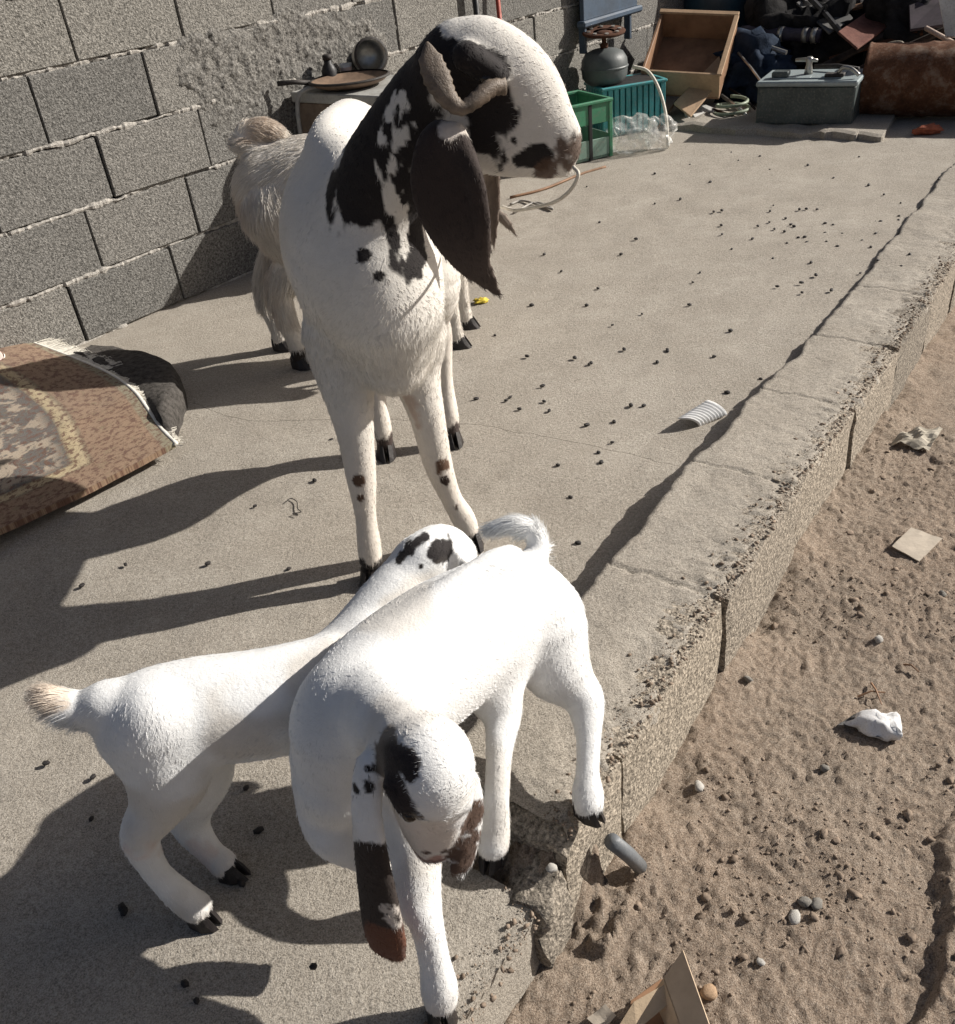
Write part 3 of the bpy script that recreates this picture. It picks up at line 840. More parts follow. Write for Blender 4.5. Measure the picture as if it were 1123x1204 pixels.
# ---- cream goat behind, tail to the left ------------------------------------
B = Body(.0055)
SY = ((0, 1, 0), 1.12)
B.chain([(-.455, 2.72, .505, .125, 'm'), (-.34, 2.71, .495, .150, 'm'), (-.16, 2.70, .49, .155, 'm'), (.0, 2.69, .49, .125, 'm')], .05, SY, flow=-1)
B.chain([(-.03, 2.68, .52, .10, 'm'), (.005, 2.64, .47, .07, 'm'), (.02, 2.60, .42, .055, 'm')], .04, None, flow=-1)
B.chain([(.025, 2.585, .40, .05, 'm'), (.035, 2.54, .35, .04, 'm'), (.04, 2.51, .315, .028, 'm')], .02)
B.chain([(556, 232, 2.58, 6), (573, 262, 2.58, 8), (581, 289, 2.58, 2)], .004, ((.3, 1, 0), 2.2))
B.chain([(556, 238, 2.56, 6), (588, 254, 2.56, 6.5), (607, 275, 2.56, 2)], .004, ((.3, 1, 0), 2.0))
def hleg(xh, yh, yt, dx=0):
    B.chain([(-.46, yt, .46, .10, 'm'), (-.43 + dx, yt, .34, .07, 'm'), (-.50 + dx, (yt + yh) / 2, .25, .042, 'm'), (xh - .015, yh, .17, .030, 'm'), (xh, yh, .08, .026, 'm'), (xh, yh, .035, .024, 'm')], .03)
hleg(-.487, 2.625, 2.66); hleg(-.565, 2.785, 2.78, -.05)
def fleg(xh, yh, yt):
    B.chain([(-.02, yt, .44, .085, 'm'), (-.01, yt, .33, .05, 'm'), (xh - .012, yh, .20, .03, 'm'), (xh - .004, yh, .09, .021, 'm'), (xh, yh, .035, .022, 'm')], .03)
fleg(.0, 2.632, 2.64); fleg(.036, 2.775, 2.75)
B.chain([(308, 182, 2.74, 17), (292, 170, 2.74, 17), (291, 158, 2.74, 13), (308, 152, 2.74, 12), (325, 155, 2.74, 8)], .02)
def back_colour(V):
    C = np.repeat(np.array([.66, .62, .56])[None], len(V), 0) * (1 + .12 * fbm(V, 14, 3))[:, None]
    C = lerp(C, (.45, .34, .25), .6 * sstep(patchval(V, [(302, 150, 2.72, 24)], .3, 40), 0, .4))
    C = lerp(C, (.36, .25, .17), .3 * sstep(patchval(V, [(290, 260, 2.66, 45), (320, 390, 2.65, 35)], .6, 30), 0, .6))
    C = lerp(C, (.10, .055, .035), sstep(patchval(V, [(273, 228, 2.7, 11)], .3, 40), 0, .3))
    C = lerp(C, (.10, .055, .035), sstep(patchval(V, [(303, 305, 2.66, 10)], .4, 40), 0, .3))
    C = lerp(C, (.03, .024, .02), sstep(patchval(V, [(352, 418, 2.62, 13)], .3, 40), 0, .3))
    C = lerp(C, (.22, .18, .15), sstep(patchval(V, [(590, 265, 2.58, 34)], .1, 40), 0, .2))
    return np.clip(C, .01, .85)
goat2 = make_goat('goat', B, back_colour, 'shaggy cream goat with upturned tail, mostly hidden behind the tall goat', 'goats in the yard', (-.24, 2.7, 0),
          (60000, lambda R: .016 + .022 * (R[:, 2] > .15) * (R[:, 0] < -.15), .0007, .28),
          [((-.482, 2.622, 0), -.6, 1.1), ((-.56, 2.783, 0), -.5, 1.1), ((.008, 2.63, 0), -.3, 1.05), ((.044, 2.774, 0), -.3, 1.05)])

# ---- kid standing behind, rump to the left ------------------------------------
B = Body(.0034)
B.chain([(-.455, .852, .315, .064, 'm'), (-.40, .864, .314, .073, 'm'), (-.31, .885, .294, .076, 'm'), (-.22, .915, .282, .075, 'm'), (-.175, .94, .288, .065, 'm')], .03, ((0, 1, 0), 1.12), flow=-1)
B.chain([(392, 800, .95, 50), (430, 752, .995, 44), (468, 702, 1.05, 40), (490, 676, 1.085, 37)], .03, None, flow=-1)
B.chain([(500, 660, 1.09, 35), (518, 650, 1.13, 34), (534, 650, 1.18, 25), (542, 652, 1.21, 19)], .018, None, flow=-1)
B.chain([(474, 662, 1.075, 10), (462, 680, 1.07, 17), (458, 705, 1.065, 21), (462, 735, 1.06, 14)], .006, ((1, .3, 0), 2.6))
B.chain([(538, 655, 1.10, 9), (548, 672, 1.09, 14), (552, 700, 1.08, 17), (550, 730, 1.07, 12)], .006, ((1, .3, 0), 2.6))
B.chain([(-.47, .85, .370, .012, 'm'), (-.36, .868, .366, .010, 'm'), (-.22, .912, .346, .012, 'm')], .03, None, flow=-1)
B.chain([(-.43, .820, .362, .016, 'm')], .05)
B.chain([(-.215, .862, .315, .026, 'm'), (-.225, .858, .262, .024, 'm')], .03)
# hind legs
B.chain([(185, 852, .845, 60), (198, 905, .825, 50), (186, 945, .805, 33), (166, 982, .785, 23), (182, 1022, .778, 15.5), (212, 1053, .776, 17.5), (230, 1066, .775, 18)], .022)
B.chain([(220, 860, .885, 50), (232, 905, .885, 42), (222, 945, .89, 30), (226, 973, .88, 21), (246, 1000, .86, 15), (262, 1015, .848, 16)], .022)
# forelegs (behind the other kid)
B.chain([(-.20, .90, .29, .045, 'm'), (-.215, .905, .20, .026, 'm'), (-.215, .90, .13, .022, 'm'), (-.215, .905, .05, .018, 'm'), (-.213, .905, .03, .018, 'm')], .02)
B.chain([(-.17, .965, .29, .045, 'm'), (-.17, .975, .20, .026, 'm'), (-.165, .98, .13, .022, 'm'), (-.165, .985, .05, .018, 'm'), (-.163, .985, .03, .018, 'm')], .02)
B.chain([(122, 828, .845, 27), (99, 834, .845, 23), (74, 829, .845, 20), (56, 820, .845, 14)], .018)
def kidA_colour(V):
    C = np.repeat(KWHITE[None], len(V), 0) * (1 + .05 * fbm(V, 20, 3))[:, None]
    C = lerp(C, (.55, .44, .33), .75 * sstep(patchval(V, [(62, 820, .845, 26)], .35, 60), 0, .4))
    for pts in ([(500, 634, 1.09, 6), (482, 643, 1.08, 6), (470, 658, 1.07, 5)], [(508, 648, 1.07, 8), (528, 650, 1.07, 10), (548, 640, 1.09, 10)], [(495, 661, 1.06, 4)]):
        C = lerp(C, BLACK, sstep(patchval(V, pts, .3, 90, 4, None, .3), 0, .2))
    C = lerp(C, (.50, .44, .36), .5 * sstep(fbm(V, 9, 3), .1, .6)); C = lerp(C, (.40, .33, .26), .45 * sstep(.10 - V[:, 2], 0, .1) * (V[:, 2] < .1))
    C = lerp(C, (.62, .45, .38), .4 * sstep(patchval(V, [(165, 985, .785, 26), (250, 1010, .86, 18)], .4, 60), 0, .5))
    return np.clip(C, .01, .9)
kidA = make_goat('goat_kid', B, kidA_colour, 'white goat kid with pale brown tail tip, standing behind the other kid', 'goats in the yard', (-.32, .88, 0),
          (140000, lambda R: .0095 + .016 * sstep(-R[:, 0], .50, .53), .00030, .20),
          [((-.448, .771, 0), -.45, .74), ((-.419, .842, 0), -.3, .74), ((-.208, .905, 0), .2, .72), ((-.158, .985, 0), .2, .72)])
eye(at(477, 653, 1.075), .0075, kidA)

# ---- kid in front, head lowered --------------------------------------------
B = Body(.0034)
B.chain([(606, 706, 1.00, 56), (566, 732, .965, 71), (520, 762, .915, 79), (462, 806, .85, 82), (424, 838, .80, 76)], .03, None, flow=-1)
B.chain([(408, 868, .775, 62), (400, 920, .755, 47)], .03)
B.chain([(432, 838, .79, 60), (456, 850, .725, 52), (480, 868, .675, 46)], .03, None, flow=-1)
B.chain([(486, 880, .655, 45), (506, 892, .634, 50), (511, 918, .622, 45), (511, 948, .634, 32), (511, 976, .638, 24), (512, 993, .639, 18)], .012, None, flow=-1)
B.chain([(482, 940, .642, 22), (490, 970, .644, 18), (504, 994, .642, 13)], .014)      # jaw
B.chain([(463, 922, .612, 13), (474, 944, .602, 12)], .010)      # brow over the left eye
B.chain([(542, 925, .620, 14), (545, 942, .615, 11)], .010)
B.chain([(495, 948, .629, 25), (499, 975, .633, 19), (502, 993, .634, 13)], .012)      # flat bridge of the nose
B.chain([(527, 944, .632, 25), (524, 973, .635, 19), (522, 991, .636, 13)], .012)
B.chain([(502, 1004, .630, 8), (522, 1003, .631, 8)], .008)      # lips
EK = ((.5, 1, .25), 2.8)
B.chain([(450, 880, .662, 13), (437, 903, .645, 20), (431, 945, .628, 20), (437, 1005, .612, 23), (446, 1060, .602, 27), (452, 1098, .596, 28), (455, 1116, .594, 24)], .006, EK)
B.chain([(552, 915, .650, 12), (556, 950, .640, 15), (549, 990, .630, 18), (543, 1018, .624, 16)], .006, ((-.4, 1, .2), 2.6))
# tail
B.chain([(616, 674, 1.04, 21), (632, 648, 1.065, 14), (627, 626, 1.08, 12), (606, 617, 1.085, 11), (580, 620, 1.085, 7)], .012)
B.chain([(600, 655, 1.0, 12), (545, 680, .95, 10), (480, 738, .88, 9), (420, 795, .815, 12)], .03, None, flow=-1)   # spine
B.chain([(585, 680, .985, 14)], .05)   # hip bones
B.chain([(638, 700, 1.01, 12)], .05)
B.chain([(448, 822, .765, 26), (440, 880, .755, 22)], .03)   # shoulder blade
B.chain([(640, 745, .985, 44), (655, 790, .955, 30)], .03)   # haunch
# hind legs stand on the kerb
B.chain([(632, 730, 1.0, 56), (648, 772, .968, 44), (669, 800, .950, 30), (687, 824, .928, 23.5), (692, 866, .885, 15), (691, 908, .848, 14), (691, 932, .830, 18.5), (692, 944, .820, 18)], .022)
B.chain([(578, 755, .955, 50), (580, 805, .91, 37), (590, 842, .875, 23), (587, 882, .832, 16), (584, 938, .788, 15), (580, 974, .774, 20), (579, 990, .766, 20)], .022)
# forelegs
B.chain([(462, 890, .775, 54), (476, 945, .735, 40), (488, 1000, .694, 31), (492, 1052, .660, 27), (502, 1088, .634, 20), (511, 1130, .617, 18.5), (516, 1158, .608, 22), (518, 1172, .604, 21)], .02)
B.chain([(392, 890, .79, 50), (388, 950, .76, 38), (394, 985, .735, 26), (428, 1006, .735, 20), (446, 1030, .72, 18)], .022)
def kidB_colour(V):
    C = np.repeat(KWHITE[None], len(V), 0) * (1 + .05 * fbm(V, 20, 3))[:, None]
    for pts, rg in (([(452, 864, .64, 16), (455, 900, .625, 25), (466, 932, .605, 27), (484, 955, .595, 15)], .22), ([(478, 900, .605, 17)], .5)):
        C = lerp(C, (.022, .017, .018), sstep(patchval(V, pts, rg, 75, 4, None, .6), 0, .18))
    for pts in ([(417, 932, .625, 8)], [(431, 931, .62, 9)], [(438, 915, .62, 8)], [(420, 890, .66, 6)], [(433, 900, .64, 5)]):
        C = lerp(C, BLACK, sstep(patchval(V, pts, .3, 80, 4, None, .3), 0, .25))
    C = lerp(C, (.50, .44, .36), .4 * sstep(fbm(V + 5, 9, 3), .1, .6)); C = lerp(C, (.40, .33, .26), .35 * sstep(.10 - V[:, 2], 0, .1) * (V[:, 2] < .1))
    ear = patchval(V, [(437, 1003, .612, 29), (446, 1060, .602, 38), (454, 1115, .594, 44)], .18, 45)
    inear = sstep(ear, .02, .12) * (V[:, 2] < .40) * (V[:, 1] < .628) * (V[:, 0] < at(478, 1060, .60)[0])
    C = lerp(C, (.030, .022, .019), inear)
    tip = patchval(V, [(452, 1092, .596, 32), (455, 1130, .593, 38)], .2, 60)
    C = lerp(C, (.115, .045, .025), inear * sstep(tip, 0, .2))
    spk = patchval(V, [(455, 1065, .59, 14), (468, 1080, .59, 10)], .9, 130); C = lerp(C, (.6, .55, .5), inear * sstep(spk, .3, .5) * .8)
    e2 = patchval(V, [(556, 955, .635, 18), (549, 985, .63, 24), (543, 1015, .622, 24)], .5, 75); C = lerp(C, (.09, .055, .04), sstep(e2, .05, .25))
    C = lerp(C, (.36, .19, .15), .85 * sstep(patchval(V, [(512, 1008, .622, 11)], .3, 80), 0, .3))
    C = lerp(C, (.5, .36, .28), .5 * sstep(patchval(V, [(474, 984, .632, 4), (486, 998, .628, 5), (500, 1009, .624, 5)], .2, 80), 0, .4))
    for q in ((501, 999, .620, 6.0), (523, 997, .621, 6.0)): C = lerp(C, (.06, .035, .03), sstep(patchval(V, [q], .15, 90, 4, None, .4), 0, .25))
    C = lerp(C, (.16, .09, .075), .9 * sstep(patchval(V, [(484, 996, .63, 3.5), (498, 1008, .625, 4), (514, 1011, .622, 4), (528, 1004, .626, 3)], .15, 90, 4, None, .4), 0, .3))
    C = lerp(C, (.65, .52, .42), .35 * sstep(patchval(V, [(572, 625, 1.05, 16)], .35, 60), 0, .4))
    C = lerp(C, (.62, .50, .44), .30 * sstep(patchval(V, [(508, 965, .61, 40), (512, 990, .615, 26)], .4, 50), 0, .6))
    C = lerp(C, (.05, .035, .03), sstep(patchval(V, [(518, 1194, .597, 18)], .3, 70), 0, .2))
    C = lerp(C, (.12, .08, .07), sstep(patchval(V, [(578, 1006, .765, 9)], .3, 70), 0, .2))
    return np.clip(C, .01, .9)
kz = .078
kidB = make_goat('goat_kid', B, kidB_colour, 'white goat kid with black eye patch and long brown tipped ear, head lowered', 'goats in the yard', (-.05, .83, 0),
          (150000, lambda R: .0095 + .014 * sstep(R[:, 1], 1.045, 1.065), .00030, .20),
          [(gz(520, 1196), -1.35, .80), (gz(693, 958, .078), -.9, .72), (gz(577, 1012, .01) , -1.9, .72), (at(452, 1046, .712), -1.6, .70)])
eye(at(482, 957, .603), .0085, kidB); eye(at(550, 946, .624), .0070, kidB)

# ================================================================== RUG
M_RUGBACK = m_plain('rug_backing', (.085, .078, .072), .95, .45, 60, bumpd=.006, spec=.05, dirt=(.15, .14, .125))
M_FRINGE = m_plain('rug_fringe', (.58, .55, .48), .95, .2, 60, bumpd=.002, spec=.1)
M_BIND = m_plain('rug_binding', (.66, .64, .58), .9, .12, 60, spec=.1)
def m_rug():
    m, nt, b = mat('rug_pile')
    uv = nd(nt, 'ShaderNodeAttribute', attribute_name='weave').outputs['Vector']
    sp = nd(nt, 'ShaderNodeSeparateXYZ'); nt.links.new(uv, sp.inputs[0])
    u = sp.outputs[0]                                             # metres from the bound edge
    wob = noise_out(nt, uv, 9, 4, .6)
    uu = math_(nt, 'ADD', u, math_(nt, 'MULTIPLY', math_(nt, 'SUBTRACT', wob, .5), .012))
    base = ramp(nt, uu, [(0.0, (.26, .23, .16)), (.028, (.26, .23, .16)), (.034, (.26, .175, .118)), (.040, (.285, .195, .13)), (.20, (.27, .185, .125)), (.205, (.20, .16, .11)),
                         (.222, (.44, .36, .23)), (.25, (.38, .31, .19)), (.262, (.11, .10, .09)), (.30, (.12, .11, .10)), (1.0, (.13, .12, .11))])
    v1 = nd(nt, 'ShaderNodeTexVoronoi'); v1.inputs['Scale'].default_value = 17; v1.inputs['Randomness'].default_value = .55; nt.links.new(uv, v1.inputs['Vector'])
    ring = ramp(nt, v1.outputs['Distance'], [(.0, (.9, .9, .9)), (.16, (.75, .75, .75)), (.22, (0, 0, 0)), (.36, (0, 0, 0)), (.42, (.5, .5, .5)), (.5, (0, 0, 0))])
    c1 = mixc(nt, math_(nt, 'MULTIPLY', ring, .75), base, ramp(nt, noise_out(nt, uv, 22, 2, .5), [(.4, (.12, .05, .035)), (.6, (.20, .17, .10))]))
    v2 = noise_out(nt, uv, 46, 3, .7)
    c2 = mixc(nt, ramp(nt, v2, [(.50, (0, 0, 0)), (.57, (.85, .85, .85))]), c1, (.13, .07, .05))
    v3 = noise_out(nt, uv, 13, 4, .6)
    inner = ramp(nt, u, [(.26, (0, 0, 0)), (.30, (1, 1, 1))])
    motif = math_(nt, 'MULTIPLY', inner, ramp(nt, v3, [(.50, (0, 0, 0)), (.56, (.9, .9, .9)), (.62, (.9, .9, .9)), (.66, (0, 0, 0))]))
    c3 = mixc(nt, motif, c2, (.36, .30, .23))
    knot = noise_out(nt, uv, 380, 2, .6)
    c4 = mixc(nt, .5, c3, ramp(nt, knot, [(.35, (.35, .35, .35)), (.65, (1.2, 1.2, 1.2))]), 'MULTIPLY')
    nt.links.new(c4, b.inputs['Base Color']); b.inputs['Roughness'].default_value = 1.0; b.inputs['Specular IOR Level'].default_value = .05
    b.inputs['Sheen Weight'].default_value = .1
    bump(nt, b, [(knot, .002, .8), (v2, .002, .4)])
    return m
M_RUG = m_rug()
rug = empty('folded_rug', (-1.3, 2.3, 0)); tag(rug, 'patterned tan and grey rug folded on the floor by the wall', 'rug')
Rpx = [(205, 520, .050), (188, 503, .058), (172, 480, .075), (155, 458, .090), (130, 440, .092), (95, 424, .085), (45, 405, .070), (0, 388, .060)]
Rr = [gz(*q) for q in Rpx]; Rr.append(Rr[-1] + (Rr[-1] - Rr[-2]) * 1.0); Rr.append(Rr[-1] + (Rr[-2] - Rr[-3]) * 1.0)
Rs = np.array(spline(Rr, 7))
A0 = Rs[0]; fv = gz(0, 630, .03) - A0
NU = 90
tl = np.linspace(0, 1, len(Rs)); us = np.linspace(0, 1, NU) ** 1.35
rows = []
for i, p in enumerate(Rs):
    L_ = p + fv * np.array([3.1, 3.1, 0]) * (1 - .25 * tl[i]) + np.array([-.0, .12 * tl[i], 0])
    rows.append([p + (L_ - p) * u for u in us])
G3 = np.array(rows)
Q = G3.reshape(-1, 3)
zz = np.repeat(Rs[:, 2][:, None], NU, 1)
dz = .018 * fbm(Q, 2.2, 2).reshape(zz.shape) + .004 * fbm(Q, 9, 2).reshape(zz.shape)
uL = us[None] * np.linalg.norm(fv) * 3.1
base_z = .052 + .04 * np.clip(tl[:, None] / .3, 0, 1)
G3[..., 2] = zz * np.exp(-uL / .12) + (base_z + dz) * (1 - np.exp(-uL / .12))
G3[..., 2] = np.maximum(G3[..., 2], .024)
me = grid_mesh(G3[..., 0], G3[..., 1], G3[..., 2])
wv = np.stack([np.repeat((us * np.linalg.norm(fv) * 3.1)[None], len(Rs), 0), np.repeat((tl * 1.6)[:, None], NU, 1), 0 * zz], -1).reshape(-1, 3)
# front side has its own border too
frontd = np.repeat((tl * 1.55)[:, None], NU, 1).reshape(-1)
uf = wv[:, 0].copy(); fr2 = .05 + frontd
wv[:, 1] = np.where(fr2 < uf, uf, wv[:, 1]); wv[:, 0] = np.minimum(uf, fr2)
at_ = me.attributes.new('weave', 'FLOAT_VECTOR', 'POINT'); at_.data.foreach_set('vector', wv.astype(np.float32).ravel())
bm = bmesh.new(); bm.from_mesh(me)
r = bmesh.ops.extrude_edge_only(bm, edges=[e for e in bm.edges if e.is_boundary])
for v in r['geom']:
    if isinstance(v, bmesh.types.BMVert): v.co.z -= .016
bm.to_mesh(me); bm.free(); me.polygons.foreach_set('use_smooth', [True] * len(me.polygons)); me.set_sharp_from_angle(angle=math.radians(40))
o = link('top_layer', me, M_RUG); wparent(o, rug)
o = link('edge_binding', tube_mesh([p + np.array([.004, -.002, -.004]) for p in Rs], .0065, 6), M_BIND, smooth=True); wparent(o, rug)
# folded back under layer
op = [(207, 519), (216, 495), (219, 470), (207, 446), (182, 431), (137, 421), (72, 404), (20, 388)]
Oo = np.array(spline([gz(*q) for q in op], 7)); V = []; F = []
for i in range(38):
    p, q = Rs[i], Oo[i]; hgt = .088 * min(1, .35 + i / 14) * (1 - .35 * max(0, i - 24) / 13)
    prof = [(0.0, p[2] - .012), (.18, max(p[2], hgt)), (.5, hgt * 1.04), (.82, hgt * .92), (1.0, hgt * .55), (1.02, .0)]
    for t, z in prof:
        r_ = p + (q - p) * t; w = Vector(r_ * 22); V.append((r_[0] + .006 * mnoise.noise(w), r_[1] + .006 * mnoise.noise(w + Vector((9, 0, 0))), max(0, z + .010 * mnoise.noise(w * .6) * (z > .01))))
    if i:
        b0_ = (i - 1) * 6
        for k in range(5): F.append((b0_ + k, b0_ + k + 1, b0_ + k + 7, b0_ + k + 6))
o = link('under_fold', pydata(V, F), M_RUGBACK, smooth=True); wparent(o, rug)
# fringe strands along the bound edge
bm = bmesh.new()
for k in range(1500):
    i = random.random() ** .9 * (len(Rs) - 2); j = int(i); p = Rs[j] + (Rs[j + 1] - Rs[j]) * (i - j)
    t = Rs[j + 1] - Rs[j]; nrm = np.array([-t[1], t[0], 0]); nrm /= np.linalg.norm(nrm) + 1e-9
    if nrm @ np.array([1, 1, 0]) < 0: nrm = -nrm
    ln_ = random.uniform(.02, .05) * (.35 if j < 30 else 2.0)
    d1 = nrm * ln_ * .6 + np.array([random.uniform(-.012, .012), random.uniform(-.012, .012), -.004])
    d2 = nrm * ln_ + np.array([random.uniform(-.02, .02), random.uniform(-.02, .02), -min(p[2] - .004, ln_ * .7)])
    add_tube(bm, [p, p + d1, p + d2], .0011, 3, False)
o = link('fringe', bm_mesh(bm), M_FRINGE); wparent(o, rug); o['kind'] = 'stuff'

# pale rolled cloth at the wall foot
M_PINK = m_plain('pale_pink_cloth', (.60, .46, .42), .9, .2, 25, spec=.1)
roll = empty('cloth_roll', tuple(wp(-.275, .09, 0))); tag(roll, 'pale pink and white rolled cloth leaning on the block wall', 'cloth')
p0 = wp(-.275, .08, .05); p1 = wp(-.40, .05, .36)
o = link('roll', tube_mesh([p0 + (p1 - p0) * t for t in np.linspace(0, 1, 9)], [.03, .045, .047, .046, .048, .046, .047, .044, .03], 14), M_PINK, smooth=True); wparent(o, roll)
for t in np.linspace(.1, .9, 7):
    c_ = p0 + (p1 - p0) * t; bm = bmesh.new(); add_tube(bm, [c_ - (p1 - p0) * .02, c_ + (p1 - p0) * .02], .0485, 14, False)
    o = link('stripe', bm_mesh(bm), M_BIND, smooth=True); wparent(o, roll)

# ================================================================== THINGS AT THE WALL
M_TIN = m_plain('grey_sheet_metal', (.36, .36, .34), .55, .25, 8, spec=.4, dirt=(.22, .20, .17))
M_WOODD = m_plain('weathered_brown_board', (.20, .155, .12), .85, .3, 12, spec=.15)
M_BLACK = m_plain('black_plastic', (.02, .02, .021), .5, .4, 20)
M_SOOT = m_plain('sooty_iron', (.035, .03, .027), .7, .4, 30)
M_BROWNPAN = m_plain('brown_pan', (.19, .13, .09), .55, .3, 20)
M_WHITEP = m_plain('white_plastic', (.62, .61, .58), .45, .12, 12, dirt=(.35, .32, .28))
M_STEEL = m_plain('dull_steel', (.42, .41, .38), .35, .3, 14, metal=.8)
M_RUST = m_rust('rust', (.035, .017, .011), (.13, .058, .030), (.40, .32, .25), 13); M_RUSTD = m_rust('dark_rust', (.03, .014, .009), (.075, .032, .018), (.14, .07, .04), 25)
M_GREEN = m_plain('green_plastic', (.055, .22, .12), .45, .2, 8, dirt=(.12, .16, .12))
M_GREENP = m_plain('faded_green_plastic', (.20, .31, .25), .5, .2, 8, dirt=(.25, .26, .22))
M_TEAL = m_plain('teal_plastic', (.06, .30, .32), .4, .2, 8, dirt=(.2, .28, .27))
M_CORD = m_plain('white_cord', (.62, .58, .50), .7, .15, 60)
M_TAN = m_plain('tan_board', (.42, .29, .185), .75, .18, 7, spec=.2, dirt=(.3, .21, .14))
M_TAND = m_plain('brown_veneer', (.25, .145, .085), .6, .25, 9, spec=.25)
M_BOXG = m_plain('grey_green_enamel', (.05, .066, .066), .45, .22, 9, spec=.4, dirt=(.16, .15, .13))
M_BOXTOP = m_plain('pale_enamel', (.27, .32, .33), .4, .15, 9, spec=.4, dirt=(.25, .24, .22))
M_NAVY = m_plain('navy_cloth', (.022, .035, .060), .85, .35, 14, bumpd=.004, spec=.15)
M_DARK = m_plain('black_sacking', (.022, .021, .021), .9, .4, 16, bumpd=.005, spec=.12)
M_DKWOOD = m_plain('charred_timber', (.045, .036, .032), .9, .35, 18, bumpd=.003, spec=.12)
M_RED = m_plain('red_paint', (.36, .06, .035), .55, .25, 30)
M_TARP = m_plain('navy_plastic', (.05, .075, .11), .5, .3, 10)
M_REDB = m_rust('reddish_board', (.06, .026, .02), (.15, .065, .05), (.22, .12, .09), 9)

def boxobj(name, lo, hi, m, parent, bev=.004, jit=0.0, M=None):
    o = link(name, box_mesh(lo, hi, jit, bev, M), m); o.parent = parent; return o
def frame(origin, xdir, z=None):
    """4x4 with local x along xdir (horizontal), z up"""
    x = Vector(xdir).normalized(); zz = Vector((0, 0, 1)); y = zz.cross(x).normalized()
    M = Matrix(((x.x, y.x, 0, origin[0]), (x.y, y.y, 0, origin[1]), (0, 0, 1, origin[2]), (0, 0, 0, 1))); return M
def rz_of(d): return math.atan2(d[1], d[0])

# low cabinet against the wall (local x along wall, y out from wall = -local)
cb = empty('metal_cabinet', tuple(wp(1.17, .02, 0)), rz_of(WD)); tag(cb, 'low grey metal topped cabinet with brown side against the block wall', 'cabinet')
boxobj('carcass', (0, -.575, .02), (.34, 0, .555), M_WOODD, cb, .004)
boxobj('top_plate', (-.012, -.595, .556), (.352, .0, .592), M_TIN, cb, .004)
boxobj('plinth', (.02, -.55, .0), (.32, -.02, .02), M_BLACK, cb, .002)
o = boxobj('side_rail', (-.006, -.58, .40), (.0, -.0, .44), M_TIN, cb, .001)
def on_cab(s, D, z=.592): return wp(1.17 + s, .02 + D, z)
# pan upside down lid
pn = empty('shallow_pan', tuple(on_cab(.12, .20))); tag(pn, 'shallow brown pan with dark rim lying on the metal cabinet', 'pan')
o = link('bowl', lathe_mesh([(.02, .003), (.10, .004), (.135, .016), (.15, .03), (.146, .03), (.13, .020), (.10, .010), (.02, .009)], 28), M_BROWNPAN, pn, smooth=True)
o = link('rim', lathe_mesh([(.147, .027), (.156, .029), (.156, .034), (.147, .036)], 28, cap_lo=False, cap_hi=False), M_SOOT, pn, smooth=True)
o = link('handle', tube_mesh([(-.15, 0, .030), (-.21, -.01, .040), (-.27, -.02, .042)], .009, 8), M_SOOT, pn, smooth=True)
kt_ = empty('bottle', tuple(on_cab(.17, .04))); tag(kt_, 'small dark squat bottle on the cabinet beside the wall', 'bottle')
link('bottle_body', lathe_mesh([(.028, 0), (.031, .01), (.030, .045), (.022, .062), (.015, .07), (.015, .085)], 16), M_BLACK, kt_, smooth=True)
link('cap', lathe_mesh([(.018, .083), (.019, .098), (.012, .102)], 14), M_SOOT, kt_, smooth=True)
cp = empty('cup', tuple(on_cab(.25, .05))); tag(cp, 'small pale plastic cup on the cabinet next to the dark bottle', 'cup')
link('cup_wall', lathe_mesh([(.018, .0), (.026, .055), (.023, .055), (.016, .004)], 16), M_WHITEP, cp, smooth=True)
link('cup_band', lathe_mesh([(.0225, .03), (.0255, .044)], 16, cap_lo=False, cap_hi=False), M_PINK, cp, smooth=True)
tn = empty('tin_pot', tuple(on_cab(.335, .10, .598))); tag(tn, 'battered tin pot lying on its side on the cabinet', 'pot')
Mt = Matrix.Translation((0, 0, .062)) @ Matrix.Rotation(math.radians(82), 4, 'X') @ Matrix.Rotation(math.radians(15), 4, 'Y')
link('pot_wall', lathe_mesh([(.055, -.05), (.060, -.04), (.062, .05), (.058, .05), (.056, -.035), (.02, -.042)], 22, Mt, cap_hi=False), M_STEEL, tn, smooth=True)
link('rim', lathe_mesh([(.058, .045), (.067, .048), (.067, .055), (.058, .056)], 22, Mt, cap_lo=False, cap_hi=False), M_SOOT, tn, smooth=True)
ld = empty('pan_cover', tuple(on_cab(.40, .014, .56))); tag(ld, 'black round pan cover standing against the wall above the cabinet', 'pan cover')
Ml = Matrix.Translation((0, .0, .066)) @ Matrix.Rotation(WA, 4, 'Z') @ Matrix.Rotation(math.radians(84), 4, 'X')
link('disc', lathe_mesh([(.005, .012), (.03, .01), (.062, .002), (.065, -.004), (.06, -.006)], 20, Ml), M_BLACK, ld, smooth=True); link('knob', lathe_mesh([(.008, .01), (.012, .024), (.006, .028)], 10, Ml), M_SOOT, ld)
# gas hose along the cabinet side
hs = [on_cab(.06, .14, .600), on_cab(-.02, .10, .605), on_cab(-.045, .07, .56), on_cab(-.05, .06, .42), on_cab(-.04, .07, .2), on_cab(-.03, .09, .012)]
o = link('hose', tube_mesh(spline(hs, 6), .0085, 8), m_plain('grey_hose', (.30, .30, .29), .5, .15, 30), smooth=True); tag(o, 'thin grey hose hanging down the side of the metal cabinet', 'hose')

